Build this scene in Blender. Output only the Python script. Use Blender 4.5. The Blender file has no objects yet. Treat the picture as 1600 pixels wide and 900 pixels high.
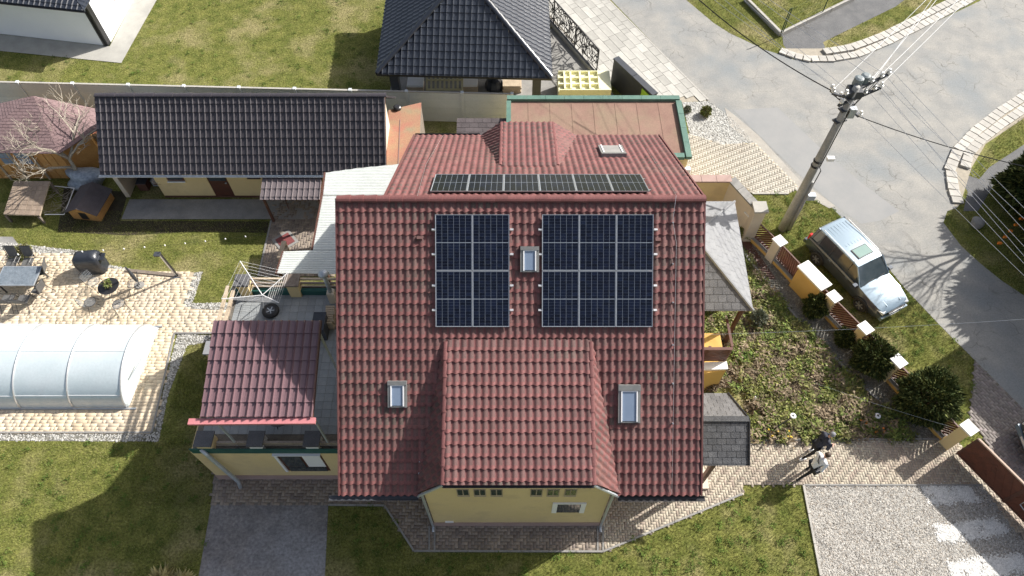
import bpy, bmesh, math, random
import numpy as np
from mathutils import Vector, Matrix
random.seed(7); np.random.seed(7)
R = math.radians
scene = bpy.context.scene
C = scene.collection

# ---------------- camera ----------------
CAM_H, TILT, FPX = 26.7, R(33.3), 1090.0
cam_d = bpy.data.cameras.new('camera'); cam = bpy.data.objects.new('camera', cam_d); C.objects.link(cam)
cam.location = (0, 0, CAM_H); cam.rotation_euler = (TILT, 0, 0)
cam_d.sensor_width = 36; cam_d.lens = 36*FPX/1600.0
cam_d.clip_start = 0.2; cam_d.clip_end = 2000
scene.camera = cam
# ---------------- sky, sun, exposure ----------------
SUN = Vector((1.18, .67, 1.0)).normalized()          # towards the sun
elev = math.asin(SUN.z); azim = math.atan2(SUN.x, SUN.y)
w = bpy.data.worlds.new("World"); scene.world = w; w.use_nodes = True
nt = w.node_tree; bg = nt.nodes['Background']
sky = nt.nodes.new('ShaderNodeTexSky'); sky.sky_type = 'NISHITA'; sky.sun_disc = False
sky.sun_elevation = elev; sky.sun_rotation = azim; sky.altitude = 200; sky.dust_density = 4; sky.air_density = .9
hs = nt.nodes.new('ShaderNodeHueSaturation'); hs.inputs['Saturation'].default_value = .62      # hazy spring sky
nt.links.new(sky.outputs[0], hs.inputs['Color']); nt.links.new(hs.outputs[0], bg.inputs[0]); bg.inputs[1].default_value = 0.10
sd = bpy.data.lights.new('sun', 'SUN'); sun = bpy.data.objects.new('sun', sd); C.objects.link(sun)
sd.energy = 4.8; sd.angle = R(0.6); sd.color = (1.0, .955, .89)
sun.rotation_euler = SUN.to_track_quat('Z', 'Y').to_euler(); sun.location = (30, 20, 60)
scene.view_settings.view_transform = 'Standard'; scene.view_settings.look = 'None'
scene.view_settings.exposure = 0.72; scene.view_settings.gamma = 1
scene.render.engine = 'CYCLES'; scene.cycles.max_bounces = 6

# ---------------- placing helpers (world metres; a photograph point at a known height) ----------------
_s, _c = math.sin(TILT), math.cos(TILT)
def P(px, py, z=0.0):
    t = (450-py)/FPX; D = (CAM_H-z)/(_c-t*_s)
    return Vector(((px-800)*D/FPX, D*(_s+t*_c), z))
def G(pts, z=0.0): return [P(a, b, z) for a, b in pts]
def onplane(px, py, y0, z0, m):     # point of plane z = z0+m*(y-y0) seen at px,py
    t = (450-py)/FPX; dy = _s+t*_c; dz = _c-t*_s
    D = (CAM_H-z0+m*y0)/(dz+m*dy)
    return Vector(((px-800)*D/FPX, D*dy, CAM_H-D*dz))
def zat(py, y):
    t = (450-py)/FPX; D = y/(_s+t*_c); return CAM_H-D*(_c-t*_s)

# ---------------- materials ----------------
MATS = {}
def mat(name, c1, c2=None, sc=3.0, fine=60.0, amp=.12, rough=.8, bump=.0, metal=0.0, tint=0.0, spec=.5, ramp=(.35,.65), bscale=None,
        third=None, coat=0.0, alpha=1.0, trans=0.0, crack=0.0, c3sc=.3, wave=None, emit=0, tcol=None):
    m = bpy.data.materials.new(name); MATS[name] = m; m.use_nodes = True
    n = m.node_tree.nodes; L = m.node_tree.links; b = n['Principled BSDF']
    c2 = c2 or c1
    tc = n.new('ShaderNodeTexCoord'); co = tc.outputs['Object']
    def noise(s, d=4, r=.6):
        x = n.new('ShaderNodeTexNoise'); x.inputs['Scale'].default_value = s; x.inputs['Detail'].default_value = d
        x.inputs['Roughness'].default_value = r; L.new(co, x.inputs['Vector']); return x.outputs['Fac']
    def rampn(src, lo, hi):
        x = n.new('ShaderNodeMapRange'); x.inputs[1].default_value = lo; x.inputs[2].default_value = hi; L.new(src, x.inputs[0]); return x.outputs[0]
    def mix(f, a, bb, mode='MIX'):
        x = n.new('ShaderNodeMix'); x.data_type = 'RGBA'; x.blend_type = mode
        if isinstance(f, float): x.inputs[0].default_value = f
        else: L.new(f, x.inputs[0])
        for i, v in ((6, a), (7, bb)):
            if isinstance(v, tuple): x.inputs[i].default_value = (*v, 1)
            else: L.new(v, x.inputs[i])
        return x.outputs[2]
    col = mix(rampn(noise(sc), *ramp), c1, c2)
    if third: col = mix(rampn(noise(c3sc, 3), .5, .68), col, third)
    fn = noise(fine, 3, .7)
    g = n.new('ShaderNodeMapRange'); g.inputs[1].default_value = .3; g.inputs[2].default_value = .7
    g.inputs[3].default_value = 1-amp; g.inputs[4].default_value = 1+amp; L.new(fn, g.inputs[0])
    def scale(c, v):
        x = n.new('ShaderNodeVectorMath'); x.operation = 'SCALE'; L.new(c, x.inputs[0]); L.new(v, x.inputs['Scale']); return x.outputs[0]
    col = scale(col, g.outputs[0])
    if tint:
        a = n.new('ShaderNodeAttribute'); a.attribute_name = 'tint'
        oi = n.new('ShaderNodeObjectInfo')
        lt = n.new('ShaderNodeMath'); lt.operation = 'LESS_THAN'; lt.inputs[1].default_value = 0; L.new(a.outputs['Fac'], lt.inputs[0])
        mx = n.new('ShaderNodeMix'); L.new(lt.outputs[0], mx.inputs[0]); L.new(a.outputs['Fac'], mx.inputs[2]); L.new(oi.outputs['Random'], mx.inputs[3])
        if tcol: col = mix(rampn(mx.outputs[0], .45, 1.0), col, tcol)
        mr = n.new('ShaderNodeMapRange'); mr.inputs[3].default_value = 1-tint; mr.inputs[4].default_value = 1+tint
        L.new(mx.outputs[0], mr.inputs[0]); 
        if tcol: 
            fr = n.new('ShaderNodeMath'); fr.operation='FRACT'; mu=n.new('ShaderNodeMath'); mu.operation='MULTIPLY'; mu.inputs[1].default_value=7.31
            L.new(mx.outputs[0], mu.inputs[0]); L.new(mu.outputs[0], fr.inputs[0]); L.new(fr.outputs[0], mr.inputs[0])
        col = scale(col, mr.outputs[0])
    if crack:
        v = n.new('ShaderNodeTexVoronoi'); v.feature = 'DISTANCE_TO_EDGE'; v.inputs['Scale'].default_value = .9
        ad = n.new('ShaderNodeVectorMath'); ad.operation = 'MULTIPLY_ADD'
        nz = n.new('ShaderNodeTexNoise'); nz.inputs['Scale'].default_value = 1.3; nz.inputs['Detail'].default_value = 6; L.new(co, nz.inputs['Vector'])
        L.new(nz.outputs['Color'], ad.inputs[0]); ad.inputs[1].default_value = (1.1, 1.1, 0); L.new(co, ad.inputs[2]); L.new(ad.outputs[0], v.inputs['Vector'])
        e = rampn(v.outputs['Distance'], .004, .016)
        msk = rampn(noise(.3, 4), .48, .57)
        iv = n.new('ShaderNodeMath'); iv.operation = 'SUBTRACT'; iv.inputs[0].default_value = 1; L.new(e, iv.inputs[1])
        ml = n.new('ShaderNodeMath'); ml.operation = 'MULTIPLY'; L.new(iv.outputs[0], ml.inputs[0]); L.new(msk, ml.inputs[1])
        ml2 = n.new('ShaderNodeMath'); ml2.operation = 'MULTIPLY'; L.new(ml.outputs[0], ml2.inputs[0]); ml2.inputs[1].default_value = crack
        col = mix(ml2.outputs[0], col, (c1[0]*.35, c1[1]*.33, c1[2]*.3))
    L.new(col, b.inputs['Base Color'])
    b.inputs['Roughness'].default_value = rough; b.inputs['Metallic'].default_value = metal
    b.inputs['Specular IOR Level'].default_value = spec; b.inputs['Coat Weight'].default_value = coat
    b.inputs['Coat Roughness'].default_value = .08
    b.inputs['Alpha'].default_value = alpha; b.inputs['Transmission Weight'].default_value = trans
    if emit: b.inputs['Emission Strength'].default_value = emit
    if bump:
        bp = n.new('ShaderNodeBump'); bp.inputs['Strength'].default_value = min(1, bump); bp.inputs['Distance'].default_value = .02*max(1, bump)
        L.new(noise(bscale, 3) if bscale else fn, bp.inputs['Height']); L.new(bp.outputs[0], b.inputs['Normal'])
    return m
grass_m = mat('lawn_grass', (.085,.105,.024), (.190,.190,.055), sc=1.6, fine=11, amp=.55, rough=.95, bump=1, spec=.1, third=(.26,.23,.11), c3sc=.35, ramp=(.3,.7))
blade_m = mat('grass_blade', (.115,.155,.03), (.27,.275,.072), sc=1.2, fine=9, amp=.2, rough=.8, tint=.35, spec=.12, tcol=(.33,.30,.15), third=(.29,.26,.12), c3sc=.4)
soil_m = mat('soil', (.095,.08,.055), (.17,.145,.10), sc=4, fine=40, amp=.35, rough=.95, bump=1, spec=.1, third=(.08,.085,.04), c3sc=.8)
shade_soil = mat('shaded_bare_soil', (.045,.038,.028), (.07,.06,.04), sc=3, fine=30, amp=.4, rough=.95, bump=1, spec=.1, third=(.05,.055,.02), c3sc=.7)  # bare soil with the shade it lies in put into its colour
road_m = mat('road_asphalt', (.235,.235,.225), (.305,.295,.27), sc=.9, fine=14, amp=.15, rough=.85, bump=.08, spec=.3, third=(.21,.225,.23), c3sc=.22, crack=.58)
dust_m = mat('road_dust', (.31,.29,.26), (.37,.35,.31), sc=2, fine=30, amp=.15, rough=.95, bump=.08)
patch_m = mat('road_patch', (.235,.24,.24), (.265,.265,.26), sc=.8, fine=60, amp=.08, rough=.85, bump=.08)
tar_m = mat('walk_asphalt', (.10,.102,.105), (.145,.145,.145), sc=1.2, fine=45, amp=.28, rough=.9, bump=.6, crack=.5)
drive_m = mat('driveway_asphalt', (.15,.14,.14), (.235,.22,.21), sc=2.2, fine=9, amp=.34, rough=.9, bump=.8, third=(.26,.26,.27), c3sc=.3)
conc_m = mat('concrete', (.25,.245,.235), (.33,.32,.30), sc=1.5, fine=22, amp=.14, rough=.9, bump=.08, tint=.12)
fencec_m = mat('fence_concrete', (.58,.62,.64), (.63,.66,.68), sc=1.3, fine=18, amp=.08, rough=.85, bump=.08, tint=.07)
kerb_m = mat('kerb_stone', (.40,.385,.35), (.47,.45,.41), sc=3, fine=30, amp=.12, rough=.9, bump=.08, tint=.12)
slab_m = mat('pale_slab', (.37,.36,.33), (.44,.43,.39), sc=1.4, fine=24, amp=.07, rough=.9, bump=.08, tint=.15)
joint_m = mat('joint_sand', (.13,.115,.095), (.19,.17,.14), sc=5, fine=50, amp=.3, rough=.95)
joint3_m = mat('sand_joint', (.40,.33,.235), (.46,.385,.28), sc=5, fine=50, amp=.1, rough=.95)
joint2_m = mat('pale_joint_sand', (.30,.27,.22), (.38,.34,.27), sc=5, fine=50, amp=.2, rough=.95)
herr_m = mat('herringbone_paver', (.36,.315,.245), (.43,.385,.305), sc=1.1, fine=30, amp=.12, rough=.9, bump=.08, tint=.12, tcol=(.31,.25,.205), third=(.33,.27,.215), c3sc=.3)
brown_m = mat('grey_brown_paver', (.225,.185,.15), (.30,.25,.20), sc=1.1, fine=30, amp=.15, rough=.9, bump=.08, tint=.16, tcol=(.19,.155,.135))
ne_m = mat('buff_paver', (.36,.335,.285), (.41,.385,.33), sc=.7, fine=14, amp=.12, rough=.9, bump=.05, tint=.05, third=(.27,.235,.19), c3sc=.35)
patio_m = mat('sand_paver', (.53,.425,.29), (.62,.51,.37), sc=.9, fine=30, amp=.08, rough=.9, bump=.08, tint=.08, tcol=(.60,.51,.38), third=(.52,.44,.34), c3sc=.4)
gate_pav = mat('grey_paver', (.185,.165,.155), (.245,.22,.20), sc=1, fine=30, amp=.12, rough=.9, bump=.08, tint=.2, tcol=(.22,.19,.185))
gravel_m = mat('gravel', (.31,.30,.275), (.41,.39,.355), sc=6, fine=20, amp=.4, rough=.95, bump=1)
peb_m = mat('gravel_stones', (.36,.345,.32), (.46,.44,.40), sc=4, fine=20, amp=.15, rough=.85, tint=.5, tcol=(.26,.22,.175))
white_g = mat('white_gravel', (.40,.40,.38), (.48,.48,.45), sc=5, fine=20, amp=.22, rough=.9, bump=1)
wpeb_m = mat('white_stones', (.36,.355,.33), (.47,.46,.43), sc=4, fine=20, amp=.1, rough=.85, tint=.3)
darkg_m = mat('bed_gravel', (.15,.145,.125), (.23,.22,.19), sc=5, fine=25, amp=.45, rough=.95, bump=1, third=(.11,.105,.075), c3sc=1)
dpeb_m = mat('bed_stones', (.19,.18,.155), (.29,.275,.235), sc=5, fine=25, amp=.2, rough=.9, tint=.5)
redtile_m = mat('red_roof_tile', (.188,.076,.072), (.158,.065,.062), sc=.7, fine=26, amp=.2, rough=.68, bump=.08, tint=.13, spec=.3, third=(.17,.085,.075), c3sc=.8)
redbarrel_m = mat('red_roof_tile_weathered', (.115,.068,.064), (.15,.074,.07), sc=1.0, fine=26, amp=.26, rough=.75, bump=.08, tint=.18, spec=.3, third=(.10,.075,.065), c3sc=.7)
maroon_m = mat('maroon_roof_metal', (.15,.09,.10), (.17,.10,.112), sc=.8, fine=12, amp=.06, rough=.3, spec=.5, coat=.6)
brownroof_m = mat('brown_black_roof_metal', (.040,.036,.042), (.055,.049,.056), sc=.8, fine=12, amp=.1, rough=.42, spec=.5)
blackroof_m = mat('black_roof_tile', (.022,.027,.038), (.032,.038,.05), sc=.8, fine=12, amp=.1, rough=.28, spec=.6, coat=.3)
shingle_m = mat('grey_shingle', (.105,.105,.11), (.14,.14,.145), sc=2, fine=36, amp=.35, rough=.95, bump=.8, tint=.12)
shinglep_m = mat('lit_grey_shingle', (.225,.23,.24), (.25,.255,.26), sc=3, fine=20, amp=.08, rough=.92, bump=.08, tint=.03)  # sunlit tone of the grey shingle
redsh_m = mat('faded_red_shingle', (.20,.135,.135), (.235,.16,.16), sc=1.5, fine=20, amp=.14, rough=.92, bump=.6, tint=.08)
brsh_m = mat('brown_shingle', (.075,.062,.065), (.10,.085,.088), sc=1.5, fine=20, amp=.14, rough=.9, bump=.6, tint=.12)
yellow_m = mat('yellow_plaster', (.64,.50,.26), (.70,.555,.30), sc=.6, fine=40, amp=.06, rough=.9, bump=.08, third=(.60,.47,.26), c3sc=1.2)
ochre_m = mat('ochre_plaster', (.58,.36,.10), (.62,.39,.12), sc=.8, fine=40, amp=.05, rough=.9, bump=.08)
cream_m = mat('cream_plaster', (.60,.52,.40), (.66,.58,.46), sc=.8, fine=40, amp=.06, rough=.9, bump=.08, third=(.52,.47,.40), c3sc=.6)
plinth_m = mat('mauve_plinth', (.35,.245,.215), (.39,.28,.25), sc=2, fine=40, amp=.1, rough=.9)
white_m = mat('white_render', (.72,.74,.76), (.76,.775,.79), sc=.5, fine=40, amp=.03, rough=.9)
whitep_m = mat('white_paint', (.78,.78,.78), (.82,.82,.82), sc=2, fine=40, amp=.03, rough=.6)
cap_m = mat('white_cap', (.74,.73,.70), (.80,.79,.76), sc=4, fine=30, amp=.07, rough=.8)
black_m = mat('black_metal', (.018,.018,.02), (.025,.025,.028), rough=.4, amp=.05)
dgrey_m = mat('charcoal_metal', (.045,.05,.06), (.055,.06,.07), rough=.5, amp=.05)
green_m = mat('green_verdigris_trim', (.07,.15,.12), (.10,.19,.15), sc=2, fine=18, amp=.16, rough=.65)
dgreen_m = mat('dark_green_sheet', (.012,.075,.065), (.02,.10,.085), sc=2, fine=12, amp=.1, rough=.5)
flat_m = mat('pinkish_brown_felt', (.22,.13,.10), (.265,.165,.125), sc=.9, fine=16, amp=.12, rough=.92, bump=.08, third=(.24,.175,.12), c3sc=.5)
rust_m = mat('flaking_red_sheet', (.33,.145,.10), (.31,.20,.115), sc=1.2, fine=16, amp=.2, rough=.85, bump=.4, third=(.24,.21,.13), c3sc=.9)
wood_m = mat('weathered_wood', (.40,.32,.23), (.50,.41,.30), sc=3, fine=20, amp=.2, rough=.85, tint=.15)
gwood_m = mat('grey_wood', (.20,.16,.13), (.28,.235,.19), sc=3, fine=20, amp=.25, rough=.9, tint=.2)
owood_m = mat('orange_wood', (.48,.24,.075), (.55,.30,.10), sc=3, fine=20, amp=.15, rough=.75, tint=.1)
bwood_m = mat('brown_stained_wood', (.085,.028,.016), (.125,.04,.022), sc=3, fine=20, amp=.2, rough=.6, tint=.2)
dwood_m = mat('dark_brown_wood', (.10,.045,.03), (.13,.055,.04), sc=3, fine=20, amp=.15, rough=.6, tint=.12)
pale_m = mat('pale_pine', (.62,.56,.33), (.68,.62,.40), sc=3, fine=20, amp=.1, rough=.8)
crate_m = mat('pale_yellow_plastic', (.78,.76,.48), (.80,.78,.52), sc=2, fine=20, amp=.03, rough=.6)
glass_m = mat('dark_glass', (.03,.045,.055), (.05,.065,.075), rough=.07, spec=.8, amp=.02)
sky_glass = mat('blue_blind_glass', (.20,.26,.36), (.22,.28,.38), rough=.18, spec=.6, amp=.03, coat=.4)
alu_m = mat('aluminium', (.55,.56,.57), (.62,.63,.64), rough=.35, metal=.7, amp=.04)
galv_m = mat('galvanised_steel', (.42,.46,.50), (.52,.56,.60), sc=6, rough=.45, metal=.5, amp=.1)
cell_m = mat('solar_cell', (.004,.006,.016), (.006,.010,.024), sc=1.0, fine=8, amp=.2, rough=.22, spec=.35, tint=.35)
backs_m = mat('solar_gridline', (.24,.27,.31), (.28,.31,.35), rough=.3, amp=.02)
poly_m = mat('polycarbonate', (.56,.63,.66), (.62,.68,.71), sc=.8, fine=12, amp=.06, rough=.3, alpha=.82, coat=.4)
corr_m = mat('translucent_corrugated_sheet', (.62,.65,.62), (.68,.71,.68), sc=1.4, fine=12, amp=.08, rough=.55, alpha=.96)
pole_m = mat('weathered_concrete_pole', (.26,.26,.25), (.34,.335,.32), sc=2, fine=20, amp=.2, rough=.9, bump=.4)
wire_m = mat('aluminium_wire', (.68,.69,.70), (.74,.75,.76), rough=.4, amp=.02)
cable_m = mat('black_cable', (.02,.02,.02), (.03,.03,.03), rough=.6, amp=.02)
rubber_m = mat('rubber', (.015,.015,.016), (.03,.03,.03), fine=20, amp=.3, rough=.7)
carb_m = mat('silver_blue_paint', (.20,.275,.34), (.21,.285,.35), rough=.36, metal=.2, amp=.01, coat=.8)
carl_m = mat('charcoal_lower_paint', (.06,.075,.095), (.07,.085,.105), rough=.3, metal=.4, amp=.02, coat=.7)
redl_m = mat('red_lens', (.55,.02,.02), rough=.2, amp=.02)
headl_m = mat('clear_lens', (.72,.75,.78), rough=.12, amp=.05, coat=.6)
cover_m = mat('black_cover_fabric', (.020,.024,.032), (.03,.035,.045), sc=4, fine=10, amp=.2, rough=.33, bump=.8, bscale=6)
tarp_m = mat('blue_grey_tarp', (.22,.27,.33), (.32,.37,.43), sc=4, fine=8, amp=.2, rough=.5, bump=1, bscale=5)
mesh_m = mat('grey_textile', (.10,.10,.10), (.13,.13,.125), fine=40, amp=.2, rough=.8)
table_m = mat('grey_blue_tabletop', (.13,.16,.19), (.19,.22,.25), sc=5, fine=20, amp=.2, rough=.35)
bark_m = mat('pale_bark', (.28,.25,.20), (.38,.34,.28), sc=5, fine=20, amp=.25, rough=.95)
thuja_m = mat('dark_conifer_leaf', (.022,.036,.012), (.05,.068,.022), sc=3, fine=10, amp=.3, rough=.85, tint=.5, spec=.1, tcol=(.14,.15,.05))
leaf_m = mat('garden_leaf', (.085,.14,.03), (.19,.22,.065), sc=2, fine=8, amp=.3, rough=.8, tint=.45, spec=.15, tcol=(.21,.17,.095), third=(.16,.155,.06), c3sc=.9)
weed_m = mat('lawn_weed', (.07,.115,.022), (.11,.15,.035), sc=2, fine=8, amp=.2, rough=.85, tint=.3, spec=.1)
dry_m = mat('dry_leaf', (.17,.125,.08), (.25,.20,.13), sc=2, fine=8, amp=.3, rough=.9, tint=.4)
straw_m = mat('yellow_dry_grass', (.36,.31,.13), (.42,.37,.18), sc=2, fine=8, amp=.2, rough=.9, tint=.3)
yflower_m = mat('yellow_petals', (.80,.50,.03), (.85,.60,.05), amp=.1, rough=.7)
orange_m = mat('orange_petals', (.80,.20,.02), (.80,.26,.03), amp=.1, rough=.7)
brick_m = mat('red_brick', (.46,.20,.14), (.52,.25,.18), sc=6, fine=25, amp=.12, rough=.9, tint=.2)
skin_m = mat('skin', (.50,.28,.20), (.52,.30,.22), amp=.05, rough=.6)
navy_m = mat('navy_jacket', (.012,.016,.032), (.018,.022,.042), amp=.15, rough=.75)
jeans_m = mat('black_trousers', (.012,.012,.016), (.02,.02,.025), amp=.15, rough=.8)
wshirt_m = mat('white_fleece', (.70,.72,.76), (.76,.78,.80), amp=.06, rough=.85)
hairb_m = mat('brown_hair', (.05,.03,.02), (.07,.045,.03), fine=40, amp=.3, rough=.6)
hairg_m = mat('grey_hair', (.16,.17,.19), (.22,.22,.24), fine=40, amp=.3, rough=.6)
dred_m = mat('dark_red_plate', (.16,.04,.04), (.20,.055,.055), fine=20, amp=.2, rough=.7)
pinkm_m = mat('pink_red_gutter', (.46,.17,.18), (.50,.20,.21), amp=.05, rough=.4, coat=.2)
ceramic_m = mat('white_insulator', (.75,.74,.70), amp=.03, rough=.25, coat=.5)
fence_green = mat('green_fence_paint', (.02,.06,.035), amp=.05, rough=.5)

# ---------------- object helpers ----------------
WL = {}
def link(o, parent=None):
    C.objects.link(o)
    if parent is not None:
        o.parent = parent
        if parent.type == 'EMPTY' and parent.name in WL:
            o.matrix_parent_inverse = Matrix.Translation(-WL[parent.name])
    return o
def thing(name, label, cat, loc=(0,0,0), group=None):
    o = bpy.data.objects.new(name, None); C.objects.link(o); o.location = loc; WL[o.name] = Vector(loc)
    o.empty_display_size = .3
    o['label'] = label; o['category'] = cat
    if group: o['group'] = group
    return o
def tag(o, label, cat, group=None):
    o['label'] = label; o['category'] = cat
    if group: o['group'] = group
    return o
def structure(o): o['kind'] = 'structure'; return o
def stuff(o): o['kind'] = 'stuff'; return o
def settint(me, vals):      # per face-corner-free: one value per vertex
    a = me.attributes.new('tint', 'FLOAT', 'POINT'); a.data.foreach_set('value', np.asarray(vals, dtype=np.float32))
class MB:
    def __init__(s): s.v = []; s.f = []; s.mi = []; s.t = []; s.cur = 0; s.ct = .5
    def add(s, vs, fs):
        b = len(s.v); s.v += [tuple(x) for x in vs]; s.f += [tuple(i+b for i in f) for f in fs]; s.mi += [s.cur]*len(fs); s.t += [s.ct]*len(vs)
        return s
    def box(s, c, d, M=None):
        x, y, z = d[0]/2, d[1]/2, d[2]/2
        vs = [Vector((a, b, e)) for e in (-z, z) for b in (-y, y) for a in (-x, x)]
        if M is not None: vs = [M @ v for v in vs]
        c = Vector(c); vs = [v+c for v in vs]
        return s.add(vs, [(0,2,3,1),(4,5,7,6),(0,1,5,4),(2,6,7,3),(0,4,6,2),(1,3,7,5)])
    def bx(s, x0, x1, y0, y1, z0, z1): return s.box(((x0+x1)/2, (y0+y1)/2, (z0+z1)/2), (x1-x0, y1-y0, z1-z0))
    def bar(s, a, b, wd, h, up=(0,0,1)):   # box along a->b, wd sideways, h along up
        a = Vector(a); b = Vector(b); d = b-a; l = d.length
        if l < 1e-6: return s
        d.normalize(); u = Vector(up); sd_ = d.cross(u)
        if sd_.length < 1e-4: sd_ = d.cross(Vector((1,0,0)))
        sd_.normalize(); u = sd_.cross(d)
        M = Matrix((d, sd_, u)).transposed()
        return s.box((a+b)/2, (l, wd, h), M)
    def tube(s, pts, r, n=6, cap=True, r2=None):
        pts = [Vector(p) for p in pts]; m = len(pts); rings = []
        prev = None
        for i, p in enumerate(pts):
            d = (pts[min(i+1, m-1)]-pts[max(i-1, 0)]).normalized()
            if prev is None:
                a = d.cross(Vector((0,0,1)))
                if a.length < .05: a = d.cross(Vector((1,0,0)))
            else: a = prev-d*prev.dot(d)
            a.normalize(); prev = a; b = d.cross(a)
            rr = r if r2 is None else r+(r2-r)*i/(m-1)
            rings.append([p+(a*math.cos(k*2*math.pi/n)+b*math.sin(k*2*math.pi/n))*rr for k in range(n)])
        vs = [v for q in rings for v in q]; fs = []
        for i in range(m-1):
            for k in range(n): fs.append((i*n+k, i*n+(k+1)%n, (i+1)*n+(k+1)%n, (i+1)*n+k))
        if cap: fs += [tuple(range(n))[::-1], tuple((m-1)*n+k for k in range(n))]
        return s.add(vs, fs)
    def lathe(s, prof, c=(0,0,0), n=16, M=None, closed=False):   # prof (r,z)
        c = Vector(c); vs = []
        for r, z in prof:
            for k in range(n):
                v = Vector((r*math.cos(2*math.pi*k/n), r*math.sin(2*math.pi*k/n), z))
                if M is not None: v = M @ v
                vs.append(v+c)
        fs = []; m = len(prof)
        for i in range(m if closed else m-1):
            j = (i+1) % m
            for k in range(n): fs.append((i*n+k, i*n+(k+1)%n, j*n+(k+1)%n, j*n+k))
        if not closed: fs += [tuple(range(n))[::-1], tuple((m-1)*n+k for k in range(n))]
        return s.add(vs, fs)
    def prism(s, poly, z0, z1):
        poly = [Vector((p[0], p[1], 0)) for p in poly]
        ar = sum(poly[i].x*poly[(i+1)%len(poly)].y-poly[(i+1)%len(poly)].x*poly[i].y for i in range(len(poly)))
        if ar < 0: poly = poly[::-1]
        n = len(poly); vs = [(p.x, p.y, z0) for p in poly]+[(p.x, p.y, z1) for p in poly]
        return s.add(vs, [tuple(range(n))[::-1], tuple(range(n, 2*n))]+[(i, (i+1)%n, n+(i+1)%n, n+i) for i in range(n)])
    def slab(s, pts, th):    # thick sheet on arbitrary planar 3D polygon, thickness below
        pts = [Vector(p) for p in pts]; nrm = Vector((0,0,0))
        for i in range(len(pts)): nrm += pts[i].cross(pts[(i+1)%len(pts)])
        if nrm.z < 0: pts = pts[::-1]; nrm = -nrm
        nrm.normalize(); n = len(pts)
        return s.add(pts+[p-nrm*th for p in pts], [tuple(range(n)), tuple(range(n, 2*n))[::-1]]+[(i, n+i, n+(i+1)%n, (i+1)%n) for i in range(n)])
    def build(s, name, m=None, parent=None, smooth=False, tint=False):
        me = bpy.data.meshes.new(name); me.from_pydata(s.v, [], s.f)
        ms = m if isinstance(m, (list, tuple)) else [m]
        for q in ms: me.materials.append(q)
        if len(ms) > 1: me.polygons.foreach_set('material_index', s.mi)
        if smooth: me.polygons.foreach_set('use_smooth', [True]*len(me.polygons))
        if tint: settint(me, s.t)
        me.update()
        return link(bpy.data.objects.new(name, me), parent)
def piece(name, me, parent, loc=(0,0,0), rot=None, M=None):
    o = bpy.data.objects.new(name, me)
    if M is not None: o.matrix_local = M
    else:
        o.location = loc
        if rot: o.rotation_euler = rot
    return link(o, parent)
def objtint(o): settint(o.data, [-1.0]*len(o.data.vertices)); return o
def copytree(o, parent=None):
    c = o.copy(); C.objects.link(c); c.parent = parent
    if parent is not None: c.matrix_parent_inverse = o.matrix_parent_inverse.copy()
    for ch in list(o.children): copytree(ch, c)
    return c
def arr_mesh(name, V, F, m, parent=None, tint=None):    # fast numpy mesh: V (n,3), F (m,k)
    me = bpy.data.meshes.new(name); V = np.asarray(V, np.float32); F = np.asarray(F, np.int32); k = F.shape[1]
    me.vertices.add(len(V)); me.vertices.foreach_set('co', V.ravel())
    me.loops.add(F.size); me.loops.foreach_set('vertex_index', F.ravel())
    me.polygons.add(len(F)); me.polygons.foreach_set('loop_start', np.arange(0, F.size, k, dtype=np.int32))
    me.polygons.foreach_set('loop_total', np.full(len(F), k, np.int32))
    me.materials.append(m)
    if tint is not None: settint(me, tint)
    me.update(calc_edges=True); me.validate()
    return link(bpy.data.objects.new(name, me), parent)
def inpoly(x, y, poly):
    x = np.asarray(x); y = np.asarray(y); r = np.zeros(x.shape, bool); n = len(poly)
    for i in range(n):
        x0, y0 = poly[i][0], poly[i][1]; x1, y1 = poly[(i+1)%n][0], poly[(i+1)%n][1]
        if y0 == y1: continue
        r ^= ((y0 > y) != (y1 > y)) & (x < (x1-x0)*(y-y0)/(y1-y0)+x0)
    return r
def polyarea(p): return abs(sum(p[i][0]*p[(i+1)%len(p)][1]-p[(i+1)%len(p)][0]*p[i][1] for i in range(len(p))))/2
def scatter(poly, dens, excl=()):
    xs = [p[0] for p in poly]; ys = [p[1] for p in poly]
    n = int((max(xs)-min(xs))*(max(ys)-min(ys))*dens)
    x = np.random.uniform(min(xs), max(xs), n); y = np.random.uniform(min(ys), max(ys), n)
    k = inpoly(x, y, poly)
    for e in excl: k &= ~inpoly(x, y, e)
    return x[k], y[k]
def sheet(name, poly, z, m, kind='structure', parent=None):
    me = bpy.data.meshes.new(name); bm = bmesh.new()
    vs = [bm.verts.new((p[0], p[1], z)) for p in poly]; f = bm.faces.new(vs); f.normal_update()
    if f.normal.z < 0: f.normal_flip()
    bmesh.ops.triangulate(bm, faces=[f]); bm.to_mesh(me); bm.free(); me.materials.append(m)
    o = link(bpy.data.objects.new(name, me), parent)
    if kind and parent is None: o['kind'] = kind
    return o
def blades(name, X, Y, m, h=(.05,.10), wd=.012, z=0.0, lean=.6, label=None):
    n = len(X); a = np.random.uniform(0, 2*np.pi, n); b = np.random.uniform(0, 2*np.pi, n)
    H = np.random.uniform(h[0], h[1], n); l = np.random.uniform(.2, lean, n)*H
    V = np.zeros((n, 3, 3), np.float32)
    V[:,0] = np.stack([X-np.cos(a)*wd/2, Y-np.sin(a)*wd/2, np.full(n, z)], 1)
    V[:,1] = np.stack([X+np.cos(a)*wd/2, Y+np.sin(a)*wd/2, np.full(n, z)], 1)
    V[:,2] = np.stack([X+np.cos(b)*l, Y+np.sin(b)*l, z+H], 1)
    t = np.repeat(np.random.uniform(0, 1, n), 3)
    o = arr_mesh(name, V.reshape(-1, 3), np.arange(3*n).reshape(-1, 3), m, tint=t)
    return stuff(o)
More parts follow.
